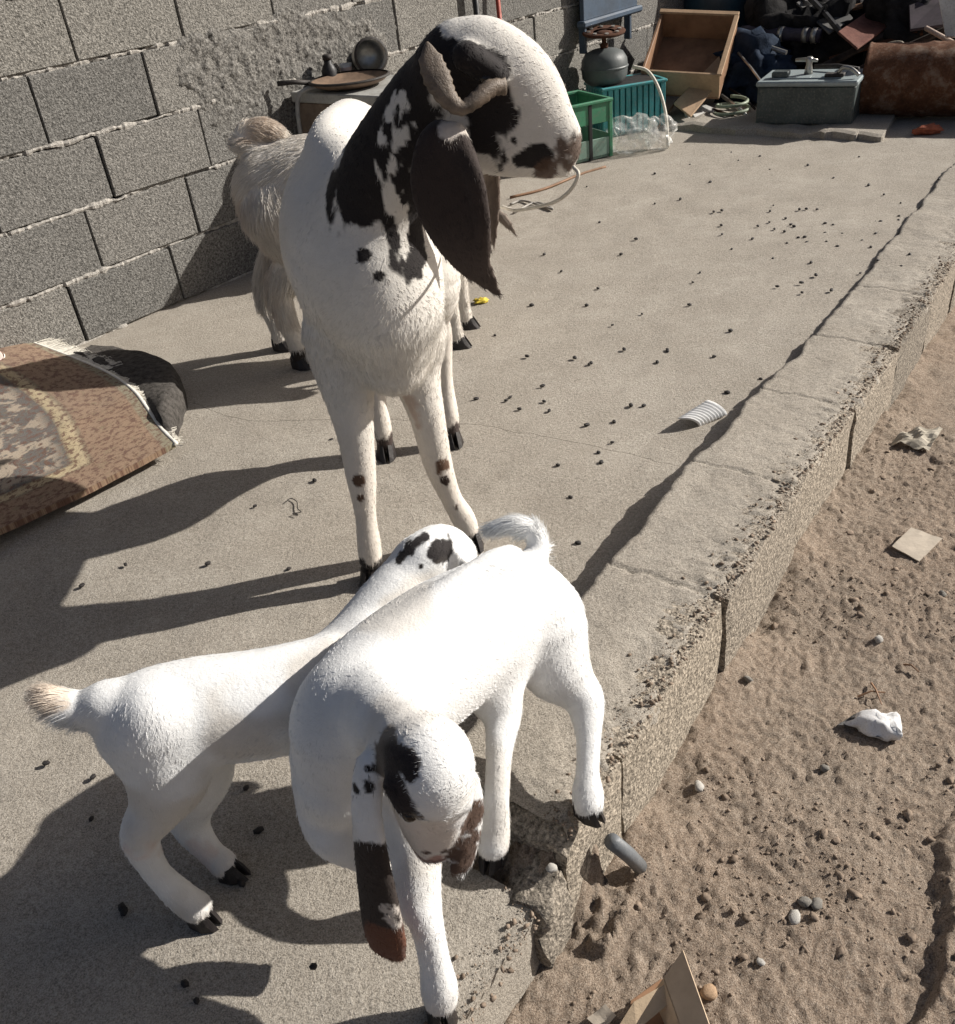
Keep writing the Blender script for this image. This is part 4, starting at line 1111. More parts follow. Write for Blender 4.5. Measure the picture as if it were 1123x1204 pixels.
# red pole leaning on the wall
o = link('pole', tube_mesh([wp(2.42, .10, 0), wp(2.47, .03, .9)], .011, 8), M_RED, smooth=True); tag(o, 'thin red painted pole leaning on the block wall', 'pole')
o = link('pipe', tube_mesh([wp(2.30, .06, 0), wp(2.30, .035, 1.0)], .014, 8), M_BLACK, smooth=True); tag(o, 'thin black upright pipe at the block wall beside the red pole', 'pipe')

# black discs leaning on the wall
def disc(s, z, r, label, m=M_SOOT):
    c_ = wp(s, .035, z); t = empty('round_plate', tuple(wp(s, .035, 0))); tag(t, label, 'plate')
    Mx = Matrix.Translation(Vector((0, 0, z))) @ Matrix.Rotation(WA, 4, 'Z') @ Matrix.Rotation(math.radians(82), 4, 'X')
    link('plate', lathe_mesh([(.004, .002), (r * .45, .004), (r * .8, .010), (r, .016), (r, .022), (r * .93, .020), (r * .4, .010), (.004, .009)], 26, Mx), m, t, smooth=True)
    return t, Mx
t, Mx = disc(2.92, .105, .105, 'round sooty plate standing against the wall behind the green crate')
link('hub', lathe_mesh([(.02, .004), (.024, .028), (.01, .03)], 14, Mx), M_STEEL, t)

# navy plastic sheet hung on the wall
tp = empty('hanging_panel', tuple(wp(3.4, .03, .5))); tp.rotation_euler = (0, 0, WA)
tag(tp, 'dark navy plastic panel hung on the wall above the gas cylinder', 'panel')
boxobj('sheet', (-.27, -.04, .05), (.27, -.015, .75), M_TARP, tp, .004)
boxobj('bottom_rail', (-.30, -.065, .02), (.29, -.012, .052), M_TARP, tp, .008)
for xx in (-.28, .17): boxobj('strut', (xx, -.05, -.10), (xx + .022, -.012, .02), M_TARP, tp, .003)

# green crate: bottom, slotted walls
cr0 = gz(706, 187); gc = empty('green_crate', (cr0[0], cr0[1], 0), math.radians(22)); tag(gc, 'open green plastic crate with slotted sides standing by the wall', 'crate')
W_, D_, H_ = .40, .30, .26
boxobj('base', (-W_ + .06, .0, .004), (.06, D_, .018), M_GREENP, gc, .003)
for nm, lo, hi in (('panel', (-W_ + .06, -.006, .018), (.06, .0, .10)), ('panel', (-W_ + .06, -.006, .17), (.06, .0, H_)), ('panel', (-W_ + .06, D_, .018), (.06, D_ + .006, H_)),
                   ('panel', (.06, -.0, .018), (.066, D_, .11)), ('panel', (.06, 0, .18), (.066, D_, H_)), ('panel', (-W_ + .054, 0, .018), (-W_ + .06, D_, H_))):
    boxobj(nm, lo, hi, M_GREENP if hi[2] < .2 else M_GREEN, gc, .0015)
for x_, y_ in ((-W_ + .06, -.008), (.055, -.008), (.055, D_ - .004), (-W_ + .06, D_ - .004), (-.06, -.008)):
    boxobj('corner_post', (x_ - .006, y_ - .002, .004), (x_ + .014, y_ + .014, H_ + .004), M_GREEN if x_ != -.06 else M_BLACK, gc, .003)
for lo, hi in (((-W_ + .048, -.014, H_), (.072, .008, H_ + .014)), ((-W_ + .048, D_ - .008, H_), (.072, D_ + .014, H_ + .014)), ((-W_ + .048, .0085, H_), (-W_ + .068, D_ - .0085, H_ + .014)), ((.052, .0085, H_), (.072, D_ - .0085, H_ + .014))):
    boxobj('rim', lo, hi, M_GREEN, gc, .003)
# teal basket behind the crate
tb0 = gz(735, 162); tb = empty('teal_basket', (tb0[0] + .04, tb0[1] + .17, 0), math.radians(12)); tag(tb, 'teal ribbed plastic basket behind the clear bag', 'basket')
boxobj('floor', (-.17, -.10, .0), (.17, .13, .012), M_TEAL, tb, .003)
for k in range(11):
    x_ = -.165 + .033 * k; boxobj('rib', (x_ - .0125, -.112 - .0, .012), (x_ + .0125, -.102, .235), M_TEAL, tb, .002)
for k in range(7):
    y_ = -.09 + .035 * k; boxobj('rib', (.168, y_ - .013, .012), (.178, y_ + .013, .235), M_TEAL, tb, .002); boxobj('rib', (-.178, y_ - .013, .012), (-.168, y_ + .013, .235), M_TEAL, tb, .002)
boxobj('back_wall', (-.17, .125, .012), (.17, .135, .235), M_TEAL, tb, .002)
boxobj('rim', (-.185, -.12, .235), (.185, -.098, .25), M_TEAL, tb, .004); boxobj('rim', (-.185, .12, .235), (.185, .142, .25), M_TEAL, tb, .004)
boxobj('rim', (.165, -.098, .235), (.187, .12, .25), M_TEAL, tb, .004); boxobj('rim', (-.187, -.098, .235), (-.165, .12, .25), M_TEAL, tb, .004)
boxobj('lid_board', (-.15, -.09, .240), (.15, .118, .249), M_BLACK, tb, .002)
# gas cylinder with burner on top of the basket
gc_p = at(711, 103, tb0[1] + .17); zc = .2485
gy_ = empty('gas_cylinder', (gc_p[0], tb0[1] + .165, zc)); tag(gy_, 'small grey gas cylinder with rusty burner ring standing on the basket', 'gas cylinder')
M_CYL = m_plain('grey_green_paint', (.085, .095, .095), .5, .2, 10, spec=.4)
link('tank', lathe_mesh([(.085, .0), (.10, .012), (.118, .035), (.122, .08), (.118, .12), (.098, .150), (.06, .165), (.03, .170)], 32), M_CYL, gy_, smooth=True)
link('weld_band', lathe_mesh([(.1195, .074), (.1255, .078), (.1255, .084), (.1195, .088)], 32, cap_lo=False, cap_hi=False), M_CYL, gy_, smooth=True)
link('valve', lathe_mesh([(.02, .165), (.022, .19), (.012, .195), (.012, .215), (.03, .22)], 14), M_RUSTD, gy_, smooth=True)
bm = bmesh.new()
Mb = Matrix.Translation((0, 0, .235)) @ Matrix.Rotation(math.radians(6), 4, 'X')
add_lathe(bm, [(.055, 0), (.108, .004), (.112, .012), (.106, .018), (.055, .014)], 30, Mb, cap_lo=False, cap_hi=False)
link('burner_ring', bm_mesh(bm), M_RUSTD, gy_, smooth=True)
link('burner_head', lathe_mesh([(.006, -.012), (.05, -.006), (.052, .006), (.02, .016), (.005, .017)], 22, Mb), M_RUSTD, gy_, smooth=True)
for k in range(8):
    a = k * math.pi / 4; p = Mb @ Vector((.081 * math.cos(a), .081 * math.sin(a), .0165)); link('burner_stud', lathe_mesh([(.011, 0), (.011, .006), (.005, .007)], 8, Matrix.Translation(p)), M_STEEL, gy_)
# cord loop over basket
cd_ = [at(744, 78, 5.05), at(762, 84, 5.0), at(775, 105, 4.92), at(783, 135, 4.82), at(786, 160, 4.74)]
cd_[-1][2] = .008
o = link('cord', tube_mesh(spline(cd_, 7), .008, 7), M_CORD, smooth=True); tag(o, 'stiff white cord arching over the teal basket to the floor', 'cord')

# clear plastic bag: crumpled blobs
def m_bag():
    m, nt, b = mat('clear_plastic'); P = objc(nt)
    b.inputs['Base Color'].default_value = (.80, .80, .77, 1); b.inputs['Roughness'].default_value = .22; b.inputs['Alpha'].default_value = .42
    n1 = noise_out(nt, P, 13, 3, .6); a = ramp(nt, n1, [(.40, (.12, .12, .12)), (.56, (.30, .30, .30)), (.70, (.75, .75, .75))]); nt.links.new(a, b.inputs['Alpha'])
    bump(nt, b, [(n1, .012, .8)]); return m
def crumple(c, r, sc, amp, seed, sub=4, flat=None):
    bm = bmesh.new(); bmesh.ops.create_icosphere(bm, subdivisions=sub, radius=1.0)
    V = np.array([v.co[:] for v in bm.verts]); n1 = fbm(V + seed, sc, 4, .6); ab = np.abs(fbm(V + seed + 20, sc * 1.6, 3, .6))
    W = V * (1 + amp * n1 - amp * ab)[:, None] * np.array(r) + np.array(c)
    if flat is not None: W[:, 2] = np.maximum(W[:, 2], flat)
    for v, w in zip(bm.verts, W): v.co = w
    return bm_mesh(bm)
bp = gz(758, 181); bag = empty('plastic_bag', (bp[0], bp[1], 0)); tag(bag, 'crumpled clear plastic bag on the floor in front of the teal basket', 'bag')
MB_ = m_bag()
link('bag_film', crumple((-.05, .06, .085), (.125, .095, .10), 1.3, .22, 3, 4, .004), MB_, bag, smooth=True)
link('bag_fold', crumple((.085, .06, .075), (.085, .085, .085), 1.4, .22, 8, 4, .004), MB_, bag, smooth=True)

# wooden drawer tipped against the wall
dr_a, dr_b = at(778, 42, 5.80), at(866, 46, 5.62); xd = Vector(dr_b - dr_a).normalized()
yd = Vector((-.38, -.42, -.30)); yd = (yd - xd * yd.dot(xd)).normalized(); zd = xd.cross(yd).normalized()
if zd.y > 0: zd = -zd
L_d = (Vector(dr_b) - Vector(dr_a)).length
dr = empty('wooden_drawer', (0, 0, 0)); tag(dr, 'empty tan wooden drawer tipped on edge near the wall', 'drawer')
Md = Matrix(((xd.x, yd.x, zd.x, dr_a[0]), (xd.y, yd.y, zd.y, dr_a[1]), (xd.z, yd.z, zd.z, dr_a[2]), (0, 0, 0, 1)))
dr.matrix_world = Md
WD_ = .46; DH = .15
boxobj('bottom_board', (0, 0, -.006), (L_d, WD_, .004), M_TAND, dr, .001)
boxobj('side_board', (0, 0, .004), (L_d, .014, DH), M_TAND, dr, .002); boxobj('side_board', (0, WD_ - .014, .004), (L_d, WD_, DH), M_TAN, dr, .002)
boxobj('end_board', (0, .0145, .004), (.014, WD_ - .0145, DH), M_TAND, dr, .002); boxobj('end_board', (L_d - .014, .0145, .004), (L_d, WD_ - .0145, DH), M_TAND, dr, .002)
boxobj('edge_strip', (-.006, -.012, DH + .0005), (L_d + .006, .016, DH + .014), M_TAN, dr, .002)
boxobj('edge_strip', (L_d - .016, .017, DH + .0005), (L_d + .010, WD_ + .01, DH + .014), M_TAN, dr, .002)

# cardboard sheet lit by the sun, leaning in front of the drawer
def quad_slab(name, pts, th, m, label, cat, nrm=None):
    P = [Vector(p) for p in pts]; n_ = (P[1] - P[0]).cross(P[2] - P[0]).normalized()
    bm = bmesh.new(); a = [bm.verts.new(p + n_ * th / 2) for p in P]; b = [bm.verts.new(p - n_ * th / 2) for p in P]
    bm.faces.new(a); bm.faces.new(b[::-1])
    for k in range(len(P)): bm.faces.new((a[k], b[k], b[(k + 1) % len(P)], a[(k + 1) % len(P)]))
    bmesh.ops.bevel(bm, geom=bm.edges[:], offset=min(th * .3, .003), segments=1, affect='EDGES')
    o = link(name, bm_mesh(bm), m); tag(o, label, cat); return o
quad_slab('tan_board', [at(792, 122, 5.22), at(846, 66, 5.50), at(850, 92, 5.34), at(812, 138, 5.12)], .012, M_TAN, 'plain tan board leaning across the wooden drawer', 'board')
p_ = [gz(800, 112, .10), gz(862, 137, .02), gz(828, 152, .012), gz(806, 138, .03)]
quad_slab('white_panel', p_, .012, M_WHITEP, 'dirty white plastic panel lying below the tan board', 'panel')
for k, (a, b, r_, m, lb) in enumerate((((800, 150, .012), (838, 152, .012), .009, M_WHITEP, 'pale stick lying along the step below the white panel'),
                                   ((848, 112, .10), (882, 140, .02), .010, M_STEEL, 'bright steel tube among the scrap beside the enamel box'),
                                   ((838, 128, .05), (880, 146, .012), .006, M_RUSTD, 'thin rusty rod in the scrap beside the enamel box'),
                                   ((858, 104, .11), (888, 128, .05), .007, M_DKWOOD, 'short dark stick in the scrap behind the enamel box'),
                                   ((796, 118, .09), (772, 152, .012), .006, M_TAND, 'brown lath lying below the drawer'))):
    o = link('scrap_rod', tube_mesh([gz(*a), (gz(*a) + gz(*b)) / 2 + np.array([.004, .003, .005]), gz(*b)], r_, 7), m, smooth=True); tag(o, lb, 'scrap')
# coil of hose between panel and box
ch = [np.array([1.62 + .10 * math.cos(a) * (1 - .02 * a), 5.20 + .08 * math.sin(a), .02 + .006 * a]) for a in np.linspace(0, 14, 60)]
o = link('hose_coil', tube_mesh(ch, .009, 7), m_plain('pale_green_hose', (.26, .30, .22), .5, .2, 30), smooth=True); tag(o, 'pale green hose coiled on the ground beside the enamel box', 'hose')

# low concrete step
stp = [gz(772, 152), gz(835, 157), gz(900, 161), gz(960, 163), gz(1004, 165), gz(1040, 168)]
V = []; F = []
bm = bmesh.new(); fr_ = spline(stp, 6); ring0 = []; 
for i, p in enumerate(fr_):
    p = p + np.array([.035 * mnoise.noise(Vector((i * .37, 1, 2))), .05 * mnoise.noise(Vector((i * .41, 5, 2))), 0]); j = .014 * mnoise.noise(Vector(p * 9)); back = p + np.array([.25, .42, 0])
    ring0.append([bm.verts.new((p[0], p[1], -.01)), bm.verts.new((p[0] + .004, p[1] + .006, .026 + j)), bm.verts.new((p[0] + .02, p[1] + .03, .034 + j)), bm.verts.new((back[0], back[1], .034 + j)), bm.verts.new((back[0], back[1], -.01))])
for a, b in zip(ring0[:-1], ring0[1:]):
    for k in range(4): bm.faces.new((a[k], a[k + 1], b[k + 1], b[k]))
bm.faces.new(ring0[0]); bm.faces.new(ring0[-1][::-1])
o = link('concrete_step', bm_mesh(bm), M_SKIM); tag(o, 'low rough concrete step in front of the scrap heap', 'step', kind='structure')

# enamel box with fittings on top
b0, b1 = gz(888, 146, .034), gz(1001, 147, .034); xd2 = b1 - b0; Lb = float(np.linalg.norm(xd2[:2]))
eb = empty('enamel_box', (b0[0], b0[1], .034), rz_of(xd2)); tag(eb, 'grey green enamelled metal box with taps on its pale top', 'box')
boxobj('casing', (0, 0, .0), (Lb, .30, .175), M_BOXG, eb, .006)
boxobj('top_panel', (-.008, -.010, .176), (Lb + .008, .31, .200), M_BOXTOP, eb, .006)
boxobj('recess_lip', (.06, .05, .200), (Lb - .08, .26, .206), M_BOXTOP, eb, .002)
boxobj('switch_block', (.05, .06, .2062), (.13, .12, .232), M_BOXG, eb, .004)
link('tap_stem', lathe_mesh([(.022, .206), (.018, .235), (.014, .25), (.02, .275), (.012, .285)], 14, Matrix.Translation((.21, .15, 0))), M_STEEL, eb, smooth=True)
link('tap_handle', tube_mesh([(.14, .17, .268), (.21, .15, .272), (.25, .14, .268)], [.008, .011, .007], 8), M_STEEL, eb, smooth=True)
link('guard_rail', tube_mesh([(.22, .24, .225), (.34, .20, .232), (Lb - .02, .15, .225)], .010, 8), M_SOOT, eb, smooth=True)
boxobj('hinge_block', (Lb - .16, .05, .2062), (Lb - .07, .10, .222), M_SOOT, eb, .003)
link('spout', tube_mesh(spline([(Lb - .10, .075, .222), (Lb - .08, .07, .245), (Lb - .04, .06, .242), (Lb + .0, .05, .215)], 5), .010, 8), M_STEEL, eb, smooth=True)

# rusty drum on its side
d0 = gz(1014, 146); Rd = .17
dax = Vector((.86, -.50, 0)).normalized()
dm = empty('rusty_drum', (d0[0] + .05, d0[1] + .15, 0)); tag(dm, 'rusty brown metal drum lying on its side beside the scrap heap', 'drum')
Mq = dax.to_track_quat('Z', 'Y').to_matrix().to_4x4(); Mdm = Matrix.Translation((0, 0, Rd + .004)) @ Mq
pf = [(.02, .0), (Rd - .012, .004), (Rd, .002), (Rd + .004, .010), (Rd, .018)]
for z_ in np.linspace(.03, .88, 30):
    bulge = .008 * (math.exp(-((z_ - .30) / .012) ** 2) + math.exp(-((z_ - .60) / .012) ** 2)); pf.append((Rd + bulge - .002, z_))
pf += [(Rd + .004, .89), (Rd, .90), (.02, .895)]
bm = bmesh.new(); add_lathe(bm, pf, 40, Mdm)
for v in bm.verts: v.co += v.normal * 0; v.co = v.co + Vector([.006 * mnoise.noise(v.co * 7 + Vector((k * 9, 0, 0))) for k in range(3)])
link('shell', bm_mesh(bm), M_RUST, dm, smooth=True)
o = link('bung', lathe_mesh([(.03, -.008), (.032, .004), (.02, .006)], 14, Mdm @ Matrix.Translation((.07, .05, 0))), M_RUSTD, dm)
hsp = [at(1018, 84, 5.05), at(1022, 68, 5.0), at(1040, 54, 4.98), at(1058, 50, 4.95), at(1064, 57, 4.92)]
o = link('hose_arc', tube_mesh(spline(hsp, 6), .010, 7), m_plain('tan_hose', (.30, .26, .20), .6, .2, 30), smooth=True); tag(o, 'pale hose curving over the rusty drum', 'hose')
o = link('pale_stick', tube_mesh([at(1089, 33, 5.05), at(1135, 58, 4.72)], .012, 7), m_plain('pinkish_wood', (.42, .33, .28), .8, .2, 30), smooth=True); tag(o, 'short pale stick resting on top of the rusty drum', 'stick')
o = link('orange_rag', crumple((0, 0, .022), (.075, .04, .024), 2.5, .3, 4, 3, .004), m_plain('orange_cloth', (.36, .10, .05), .8, .3, 30), smooth=True); o.location = tuple(gz(1090, 158)); tag(o, 'small orange rag on the ground below the rusty drum', 'rag')

# scrap heap
hp_ = empty('scrap_heap_core', (2.5, 5.6, 0))
bpy.data.objects.remove(hp_)
def lump(name, c, r, m, label, cat, seed, sc=2.0, amp=.3):
    o = link(name, crumple((0, 0, 0), r, sc, amp, seed, 4, -r[2] * .85 if False else None), m, smooth=True); o.location = tuple(c); tag(o, label, cat); return o
lump('black_sack', (2.22, 5.75, .22), (.36, .32, .32), M_DARK, 'black plastic sack slumped in the middle of the scrap heap', 'sack', 2)
lump('navy_sack', (1.86, 5.62, .16), (.26, .24, .20), M_NAVY, 'dark navy cloth bundle behind the enamel box', 'bundle', 5)
lump('dark_sacking', (2.75, 5.55, .26), (.42, .36, .36), M_DARK, 'heap of black sacking behind the rusty drum', 'sacking', 9)
lump('charcoal_tarp', (2.35, 6.25, .38), (.55, .40, .48), m_plain('charcoal_tarp', (.045, .043, .043), .85, .35, 12, bumpd=.004), 'crumpled charcoal tarpaulin at the back of the scrap heap', 'tarpaulin', 14)
# barrel at the back
br = empty('blue_barrel', (1.83, 6.25, 0)); tag(br, 'dark blue plastic barrel standing behind the scrap heap by the wall', 'barrel')
link('barrel_wall', lathe_mesh([(.19, 0), (.21, .02), (.225, .15), (.235, .3), (.235, .34), (.225, .36), (.235, .38), (.235, .55), (.225, .72), (.20, .80), (.12, .82)], 30), m_plain('blue_plastic', (.025, .06, .085), .4, .25, 8), br, smooth=True)
link('lid', lathe_mesh([(.15, .815), (.17, .82), (.17, .845), (.05, .85)], 26), M_BLACK, br, smooth=True)
# wrapped pipe
wpz = [at(872, 38, 5.75), at(965, 42, 5.45)]
pp = empty('wrapped_pipe', tuple(wpz[0])); tag(pp, 'dark wrapped pipe with silver bands lying across the scrap heap', 'pipe')
pv = wpz[1] - wpz[0]
o = link('pipe_wrap', tube_mesh([wpz[0] + pv * t for t in np.linspace(0, 1, 12)], [.035 + .004 * math.sin(k * 2.3) for k in range(12)], 12), m_plain('purple_black_wrap', (.035, .030, .048), .5, .35, 20), smooth=True); wparent(o, pp)
for t in (.28, .52, .82, .93):
    o = link('silver_band', tube_mesh([wpz[0] + pv * (t - .03), wpz[0] + pv * (t + .03)], .0405, 12), M_STEEL, smooth=True); wparent(o, pp)
# boards and bars
brd = [((985, 38, 5.25), (1040, 0, 5.65), (1066, 16, 5.5), (1008, 58, 5.12), .012, M_REDB, 'reddish brown rusted sheet leaning on the scrap heap'),
       ((936, 4, 5.75), (972, -18, 5.95), (1003, 22, 5.5), (975, 40, 5.4), .012, m_plain('grey_board', (.10, .098, .095), .8, .25, 10), 'grey board leaning at the back of the scrap heap'),
       ((1068, -6, 5.4), (1118, -10, 5.3), (1112, 30, 5.0), (1070, 36, 5.1), .014, m_plain('dull_purple_board', (.055, .042, .05), .8, .3, 10), 'dull purple grey board on top of the scrap heap'),
       ((1104, 0, 4.95), (1140, -4, 4.85), (1136, 44, 4.75), (1112, 44, 4.85), .014, M_WHITEP, 'pale plastic sheet end sticking up behind the rusty drum')]
for a, b, c_, d_, th, m, lb in brd: quad_slab('scrap_board', [at(*a), at(*b), at(*c_), at(*d_)], th, m, lb, 'board')
bars = [((958, 84, 5.25), (1100, 12, 5.35), .020, M_DKWOOD, 'charred timber slanting up the scrap heap, nearest the enamel box'),
        ((990, 92, 5.15), (1123, 30, 5.10), .018, M_DKWOOD, 'charred timber slanting up the scrap heap above the drum'),
        ((975, 70, 5.35), (1085, 38, 5.2), .014, M_RUSTD, 'dark rusty bar lying across the scrap heap'),
        ((905, 36, 5.9), (945, -12, 6.1), .014, M_DKWOOD, 'dark pole leaning back behind the wrapped pipe'),
        ((950, -5, 5.7), (990, 40, 5.35), .016, M_BLACK, 'black bar slanting down in front of the grey board'),
        ((868, 62, 5.5), (898, 100, 5.2), .007, M_STEEL, 'thin bright wire rod in front of the navy bundle'),
        ((880, 50, 5.55), (925, 62, 5.4), .012, M_STEEL, 'dull steel strip lying on the navy bundle'),
        ((1000, 10, 5.6), (1085, -8, 5.6), .016, M_TAND, 'brown batten across the top of the scrap heap')]
for a, b, r_, m, lb in bars:
    A_, B_ = at(*a), at(*b); o = link('scrap_bar', tube_mesh([A_, A_ * .5 + B_ * .5 + np.array([0, 0, .006]), B_], r_, 6), m); tag(o, lb, 'bar')

# ================================================================== SMALL THINGS
# cord on the floor behind the goats
cdp = [gz(680, 191, .80 - .8 + .002)] 
rp = [at(674, 196, 1.41), at(680, 205, 1.40), at(672, 222, 1.41), at(655, 236, 1.44), at(632, 243, 1.48), at(606, 247, 1.53), at(590, 243, 1.58)]
o = link('rope', tube_mesh(spline(rp, 7), .0030, 7), M_CORD, smooth=True); tag(o, 'thin white cord hanging in a loop from the tall goat mouth', 'cord')
rp = [gz(600, 232, .006), gz(640, 222, .006), gz(682, 205, .006), gz(712, 196, .006)]
o = link('stick', tube_mesh(spline(rp, 5), .006, 6), M_TAND, smooth=True); tag(o, 'thin brown stick lying on the floor towards the green crate', 'stick')
rp = [gz(604, 250, .006), gz(630, 238, .006), gz(650, 246, .006), gz(616, 236, .006), gz(600, 240, .006)]
o = link('wire', tube_mesh(spline(rp, 6), .005, 6), m_plain('grey_wire', (.32, .30, .27), .6, .2, 30), smooth=True); tag(o, 'grey wire bent in a loop on the floor beyond the goats', 'wire')
rp = [gz(x, y, .003) for x, y in ((336, 590), (342, 586), (349, 590), (350, 598), (354, 602), (344, 604), (350, 606))]
o = link('thread', tube_mesh(spline(rp, 5), .0012, 5), M_SOOT); tag(o, 'short dark tangled thread on the sunny concrete', 'thread')
# yellow scrap
o = link('yellow_peel', crumple((0, 0, .008), (.028, .018, .009), 2.5, .4, 6, 3, .001), m_plain('yellow_peel', (.62, .47, .05), .6, .2, 60), smooth=True); o.location = tuple(gz(566, 356)); tag(o, 'small yellow scrap on the floor behind the tall goat', 'scrap')

# white corrugated tray
a_, b_, c_, d_ = gz(797, 492, .030), gz(832, 470, .026), gz(856, 486, .012), gz(824, 500, .004)
tr = empty('foam_tray', tuple(gz(825, 490))); tag(tr, 'white ribbed foam scrap lying on the floor near the kerb', 'tray')
us_ = np.linspace(0, 1, 60); vs_ = np.linspace(0, 1, 8); V = np.zeros((60, 8, 3))
nrm = np.cross(b_ - a_, d_ - a_); nrm /= np.linalg.norm(nrm); nrm *= np.sign(nrm[2])
for i, u in enumerate(us_):
    for j, v in enumerate(vs_):
        p = (a_ * (1 - v) + d_ * v) * (1 - u) + (b_ * (1 - v) + c_ * v) * u
        V[i, j] = p + nrm * (.0030 * math.sin(u * 2 * math.pi * 9) + .010 * math.sin(v * math.pi) * (1 - .3 * u) - .004 * (v > .9))
me = grid_mesh(V[..., 0], V[..., 1], V[..., 2])
bm = bmesh.new(); bm.from_mesh(me); r = bmesh.ops.extrude_face_region(bm, geom=bm.faces[:])
for v in r['geom']:
    if isinstance(v, bmesh.types.BMVert): v.co += Vector(-nrm * .003)
bmesh.ops.recalc_face_normals(bm, faces=bm.faces[:]); bm.to_mesh(me); bm.free()
o = link('ribbed_sheet', me, m_plain('white_foam', (.80, .80, .79), .6, .04, 30)); wparent(o, tr)

def dz(x, y):
    return float(dirt_h(np.array([[x]]), np.array([[y]]))[0, 0])
def dirt_pt(px, py):
    P = gz(px, py, -.145)
    for _ in range(5): P = gz(px, py, dz(P[0], P[1]))
    return P
def sheet(name, px, lift, m, label, cat, amp=.006, th=.002, seed=0, sub=7):
    """thin crumpled piece lying on the dirt, corners given in photo order"""
    P = [dirt_pt(x, y) + np.array([0, 0, l]) for (x, y), l in zip(px, lift)]
    V = np.zeros((sub, sub, 3))
    for i in range(sub):
        for j in range(sub):
            u, v = i / (sub - 1), j / (sub - 1)
            p = (P[0] * (1 - v) + P[3] * v) * (1 - u) + (P[1] * (1 - v) + P[2] * v) * u
            V[i, j] = p + np.array([0, 0, amp * (mnoise.noise(Vector((p[0] * 38 + seed, p[1] * 38, seed))) + .4)])
    me = grid_mesh(V[..., 0], V[..., 1], V[..., 2]); bm = bmesh.new(); bm.from_mesh(me); r = bmesh.ops.extrude_face_region(bm, geom=bm.faces[:])
    for v in r['geom']:
        if isinstance(v, bmesh.types.BMVert): v.co.z -= th
    bmesh.ops.recalc_face_normals(bm, faces=bm.faces[:]); bm.to_mesh(me); bm.free(); me.polygons.foreach_set('use_smooth', [False] * len(me.polygons))
    o = link(name, me, m); tag(o, label, cat); return o
M_CARD = m_plain('cardboard', (.46, .36, .26), .85, .14, 14, spec=.15)
M_CARDP = m_plain('pale_card', (.47, .41, .335), .85, .12, 14, spec=.15)
M_PAPER = m_plain('dirty_paper', (.42, .38, .31), .8, .2, 20, spec=.2)
sheet('card_piece', [(1048, 647), (1070, 628), (1107, 638), (1080, 663)], [.012, .018, .010, .006], M_CARDP, 'flat pale square of card lying on the dirt', 'card', .003, .0025, 2)
sheet('crumpled_paper', [(1042, 524), (1066, 515), (1106, 516), (1090, 534)], [.004, .022, .020, .006], M_PAPER, 'crumpled dirty wrapper on the dirt close to the kerb', 'wrapper', .022, .0015, 7, 10)
# crushed white can / cup
cb_ = dirt_pt(1038, 862); cn = empty('crushed_cup', tuple(cb_)); tag(cn, 'crushed white plastic cup lying on the dirt', 'cup')
dv = gz(985, 852, -.12) - gz(1062, 858, -.12); dv /= np.linalg.norm(dv)
M_CUP = m_plain('white_plastic_film', (.72, .72, .72), .45, .08, 30, dirt=(.45, .42, .38))
Mc = Matrix.Translation((.026, 0, .018)) @ Matrix.Scale(1.45, 4) @ Vector(dv).to_track_quat('Z', 'Y').to_matrix().to_4x4()
bm = bmesh.new(); add_lathe(bm, [(.004, -.002), (.016, 0), (.0195, .002), (.020, .006), (.0185, .010), (.0195, .014), (.019, .020), (.0185, .027), (.018, .034), (.015, .041), (.011, .046), (.006, .049), (.005, .058), (.002, .062)], 26, Mc)
for v in bm.verts:
    n1 = mnoise.noise(v.co * 55); n2 = abs(mnoise.noise(v.co * 95 + Vector((3, 3, 3)))); sh = .010 * n1 - .008 * n2
    v.co.z = max(.001, v.co.z * .72 + sh); v.co.y += .009 * mnoise.noise(v.co * 42 + Vector((5, 0, 0))); v.co.x += .007 * mnoise.noise(v.co * 50 + Vector((0, 8, 0)))
link('cup_wall', bm_mesh(bm), M_CUP, cn, smooth=True)
sheet('plastic_strip', [(984, 855), (1003, 846), (1020, 840), (1000, 856)], [.004, .012, .014, .004], m_plain('dark_film', (.10, .095, .09), .5, .3, 30), 'dark strip of film sticking out of the crushed cup', 'strip', .004, .001, 4)

# cardboard carton at the lower edge
ct = dirt_pt(770, 1190); bx = empty('cardboard_carton', tuple(ct)); tag(bx, 'torn open tan cardboard carton lying on the dirt', 'carton')
def flap(pts, th=.003, m=M_CARD, name='flap'):
    P = [Vector(p) for p in pts]; n_ = (P[1] - P[0]).cross(P[2] - P[0]).normalized(); bm = bmesh.new()
    a = [bm.verts.new(p) for p in P]; b = [bm.verts.new(p - n_ * th) for p in P]
    bm.faces.new(a); bm.faces.new(b[::-1])
    for k in range(len(P)): bm.faces.new((a[k], b[k], b[(k + 1) % len(P)], a[(k + 1) % len(P)]))
    o = link(name, bm_mesh(bm), m); wparent(o, bx)
zb = ct[2]
flap([gz(782, 1150, zb + .055), gz(804, 1118, zb + .075), gz(842, 1225, zb + .075), gz(812, 1235, zb + .055)])
flap([gz(782, 1150, zb + .055), gz(812, 1235, zb + .055), gz(800, 1245, zb + .0), gz(768, 1170, zb + .0)], name='side_panel')
flap([gz(745, 1178, zb + .045), gz(780, 1158, zb + .05), gz(796, 1172, zb + .042), gz(748, 1212, zb + .02), gz(722, 1215, zb + .02)], m=m_plain('kraft_paper', (.52, .40, .27), .8, .12, 20), name='liner_sheet')
flap([gz(722, 1215, zb + .02), gz(748, 1212, zb + .02), gz(740, 1240, zb + .005), gz(712, 1240, zb + .005)], name='liner_fold')
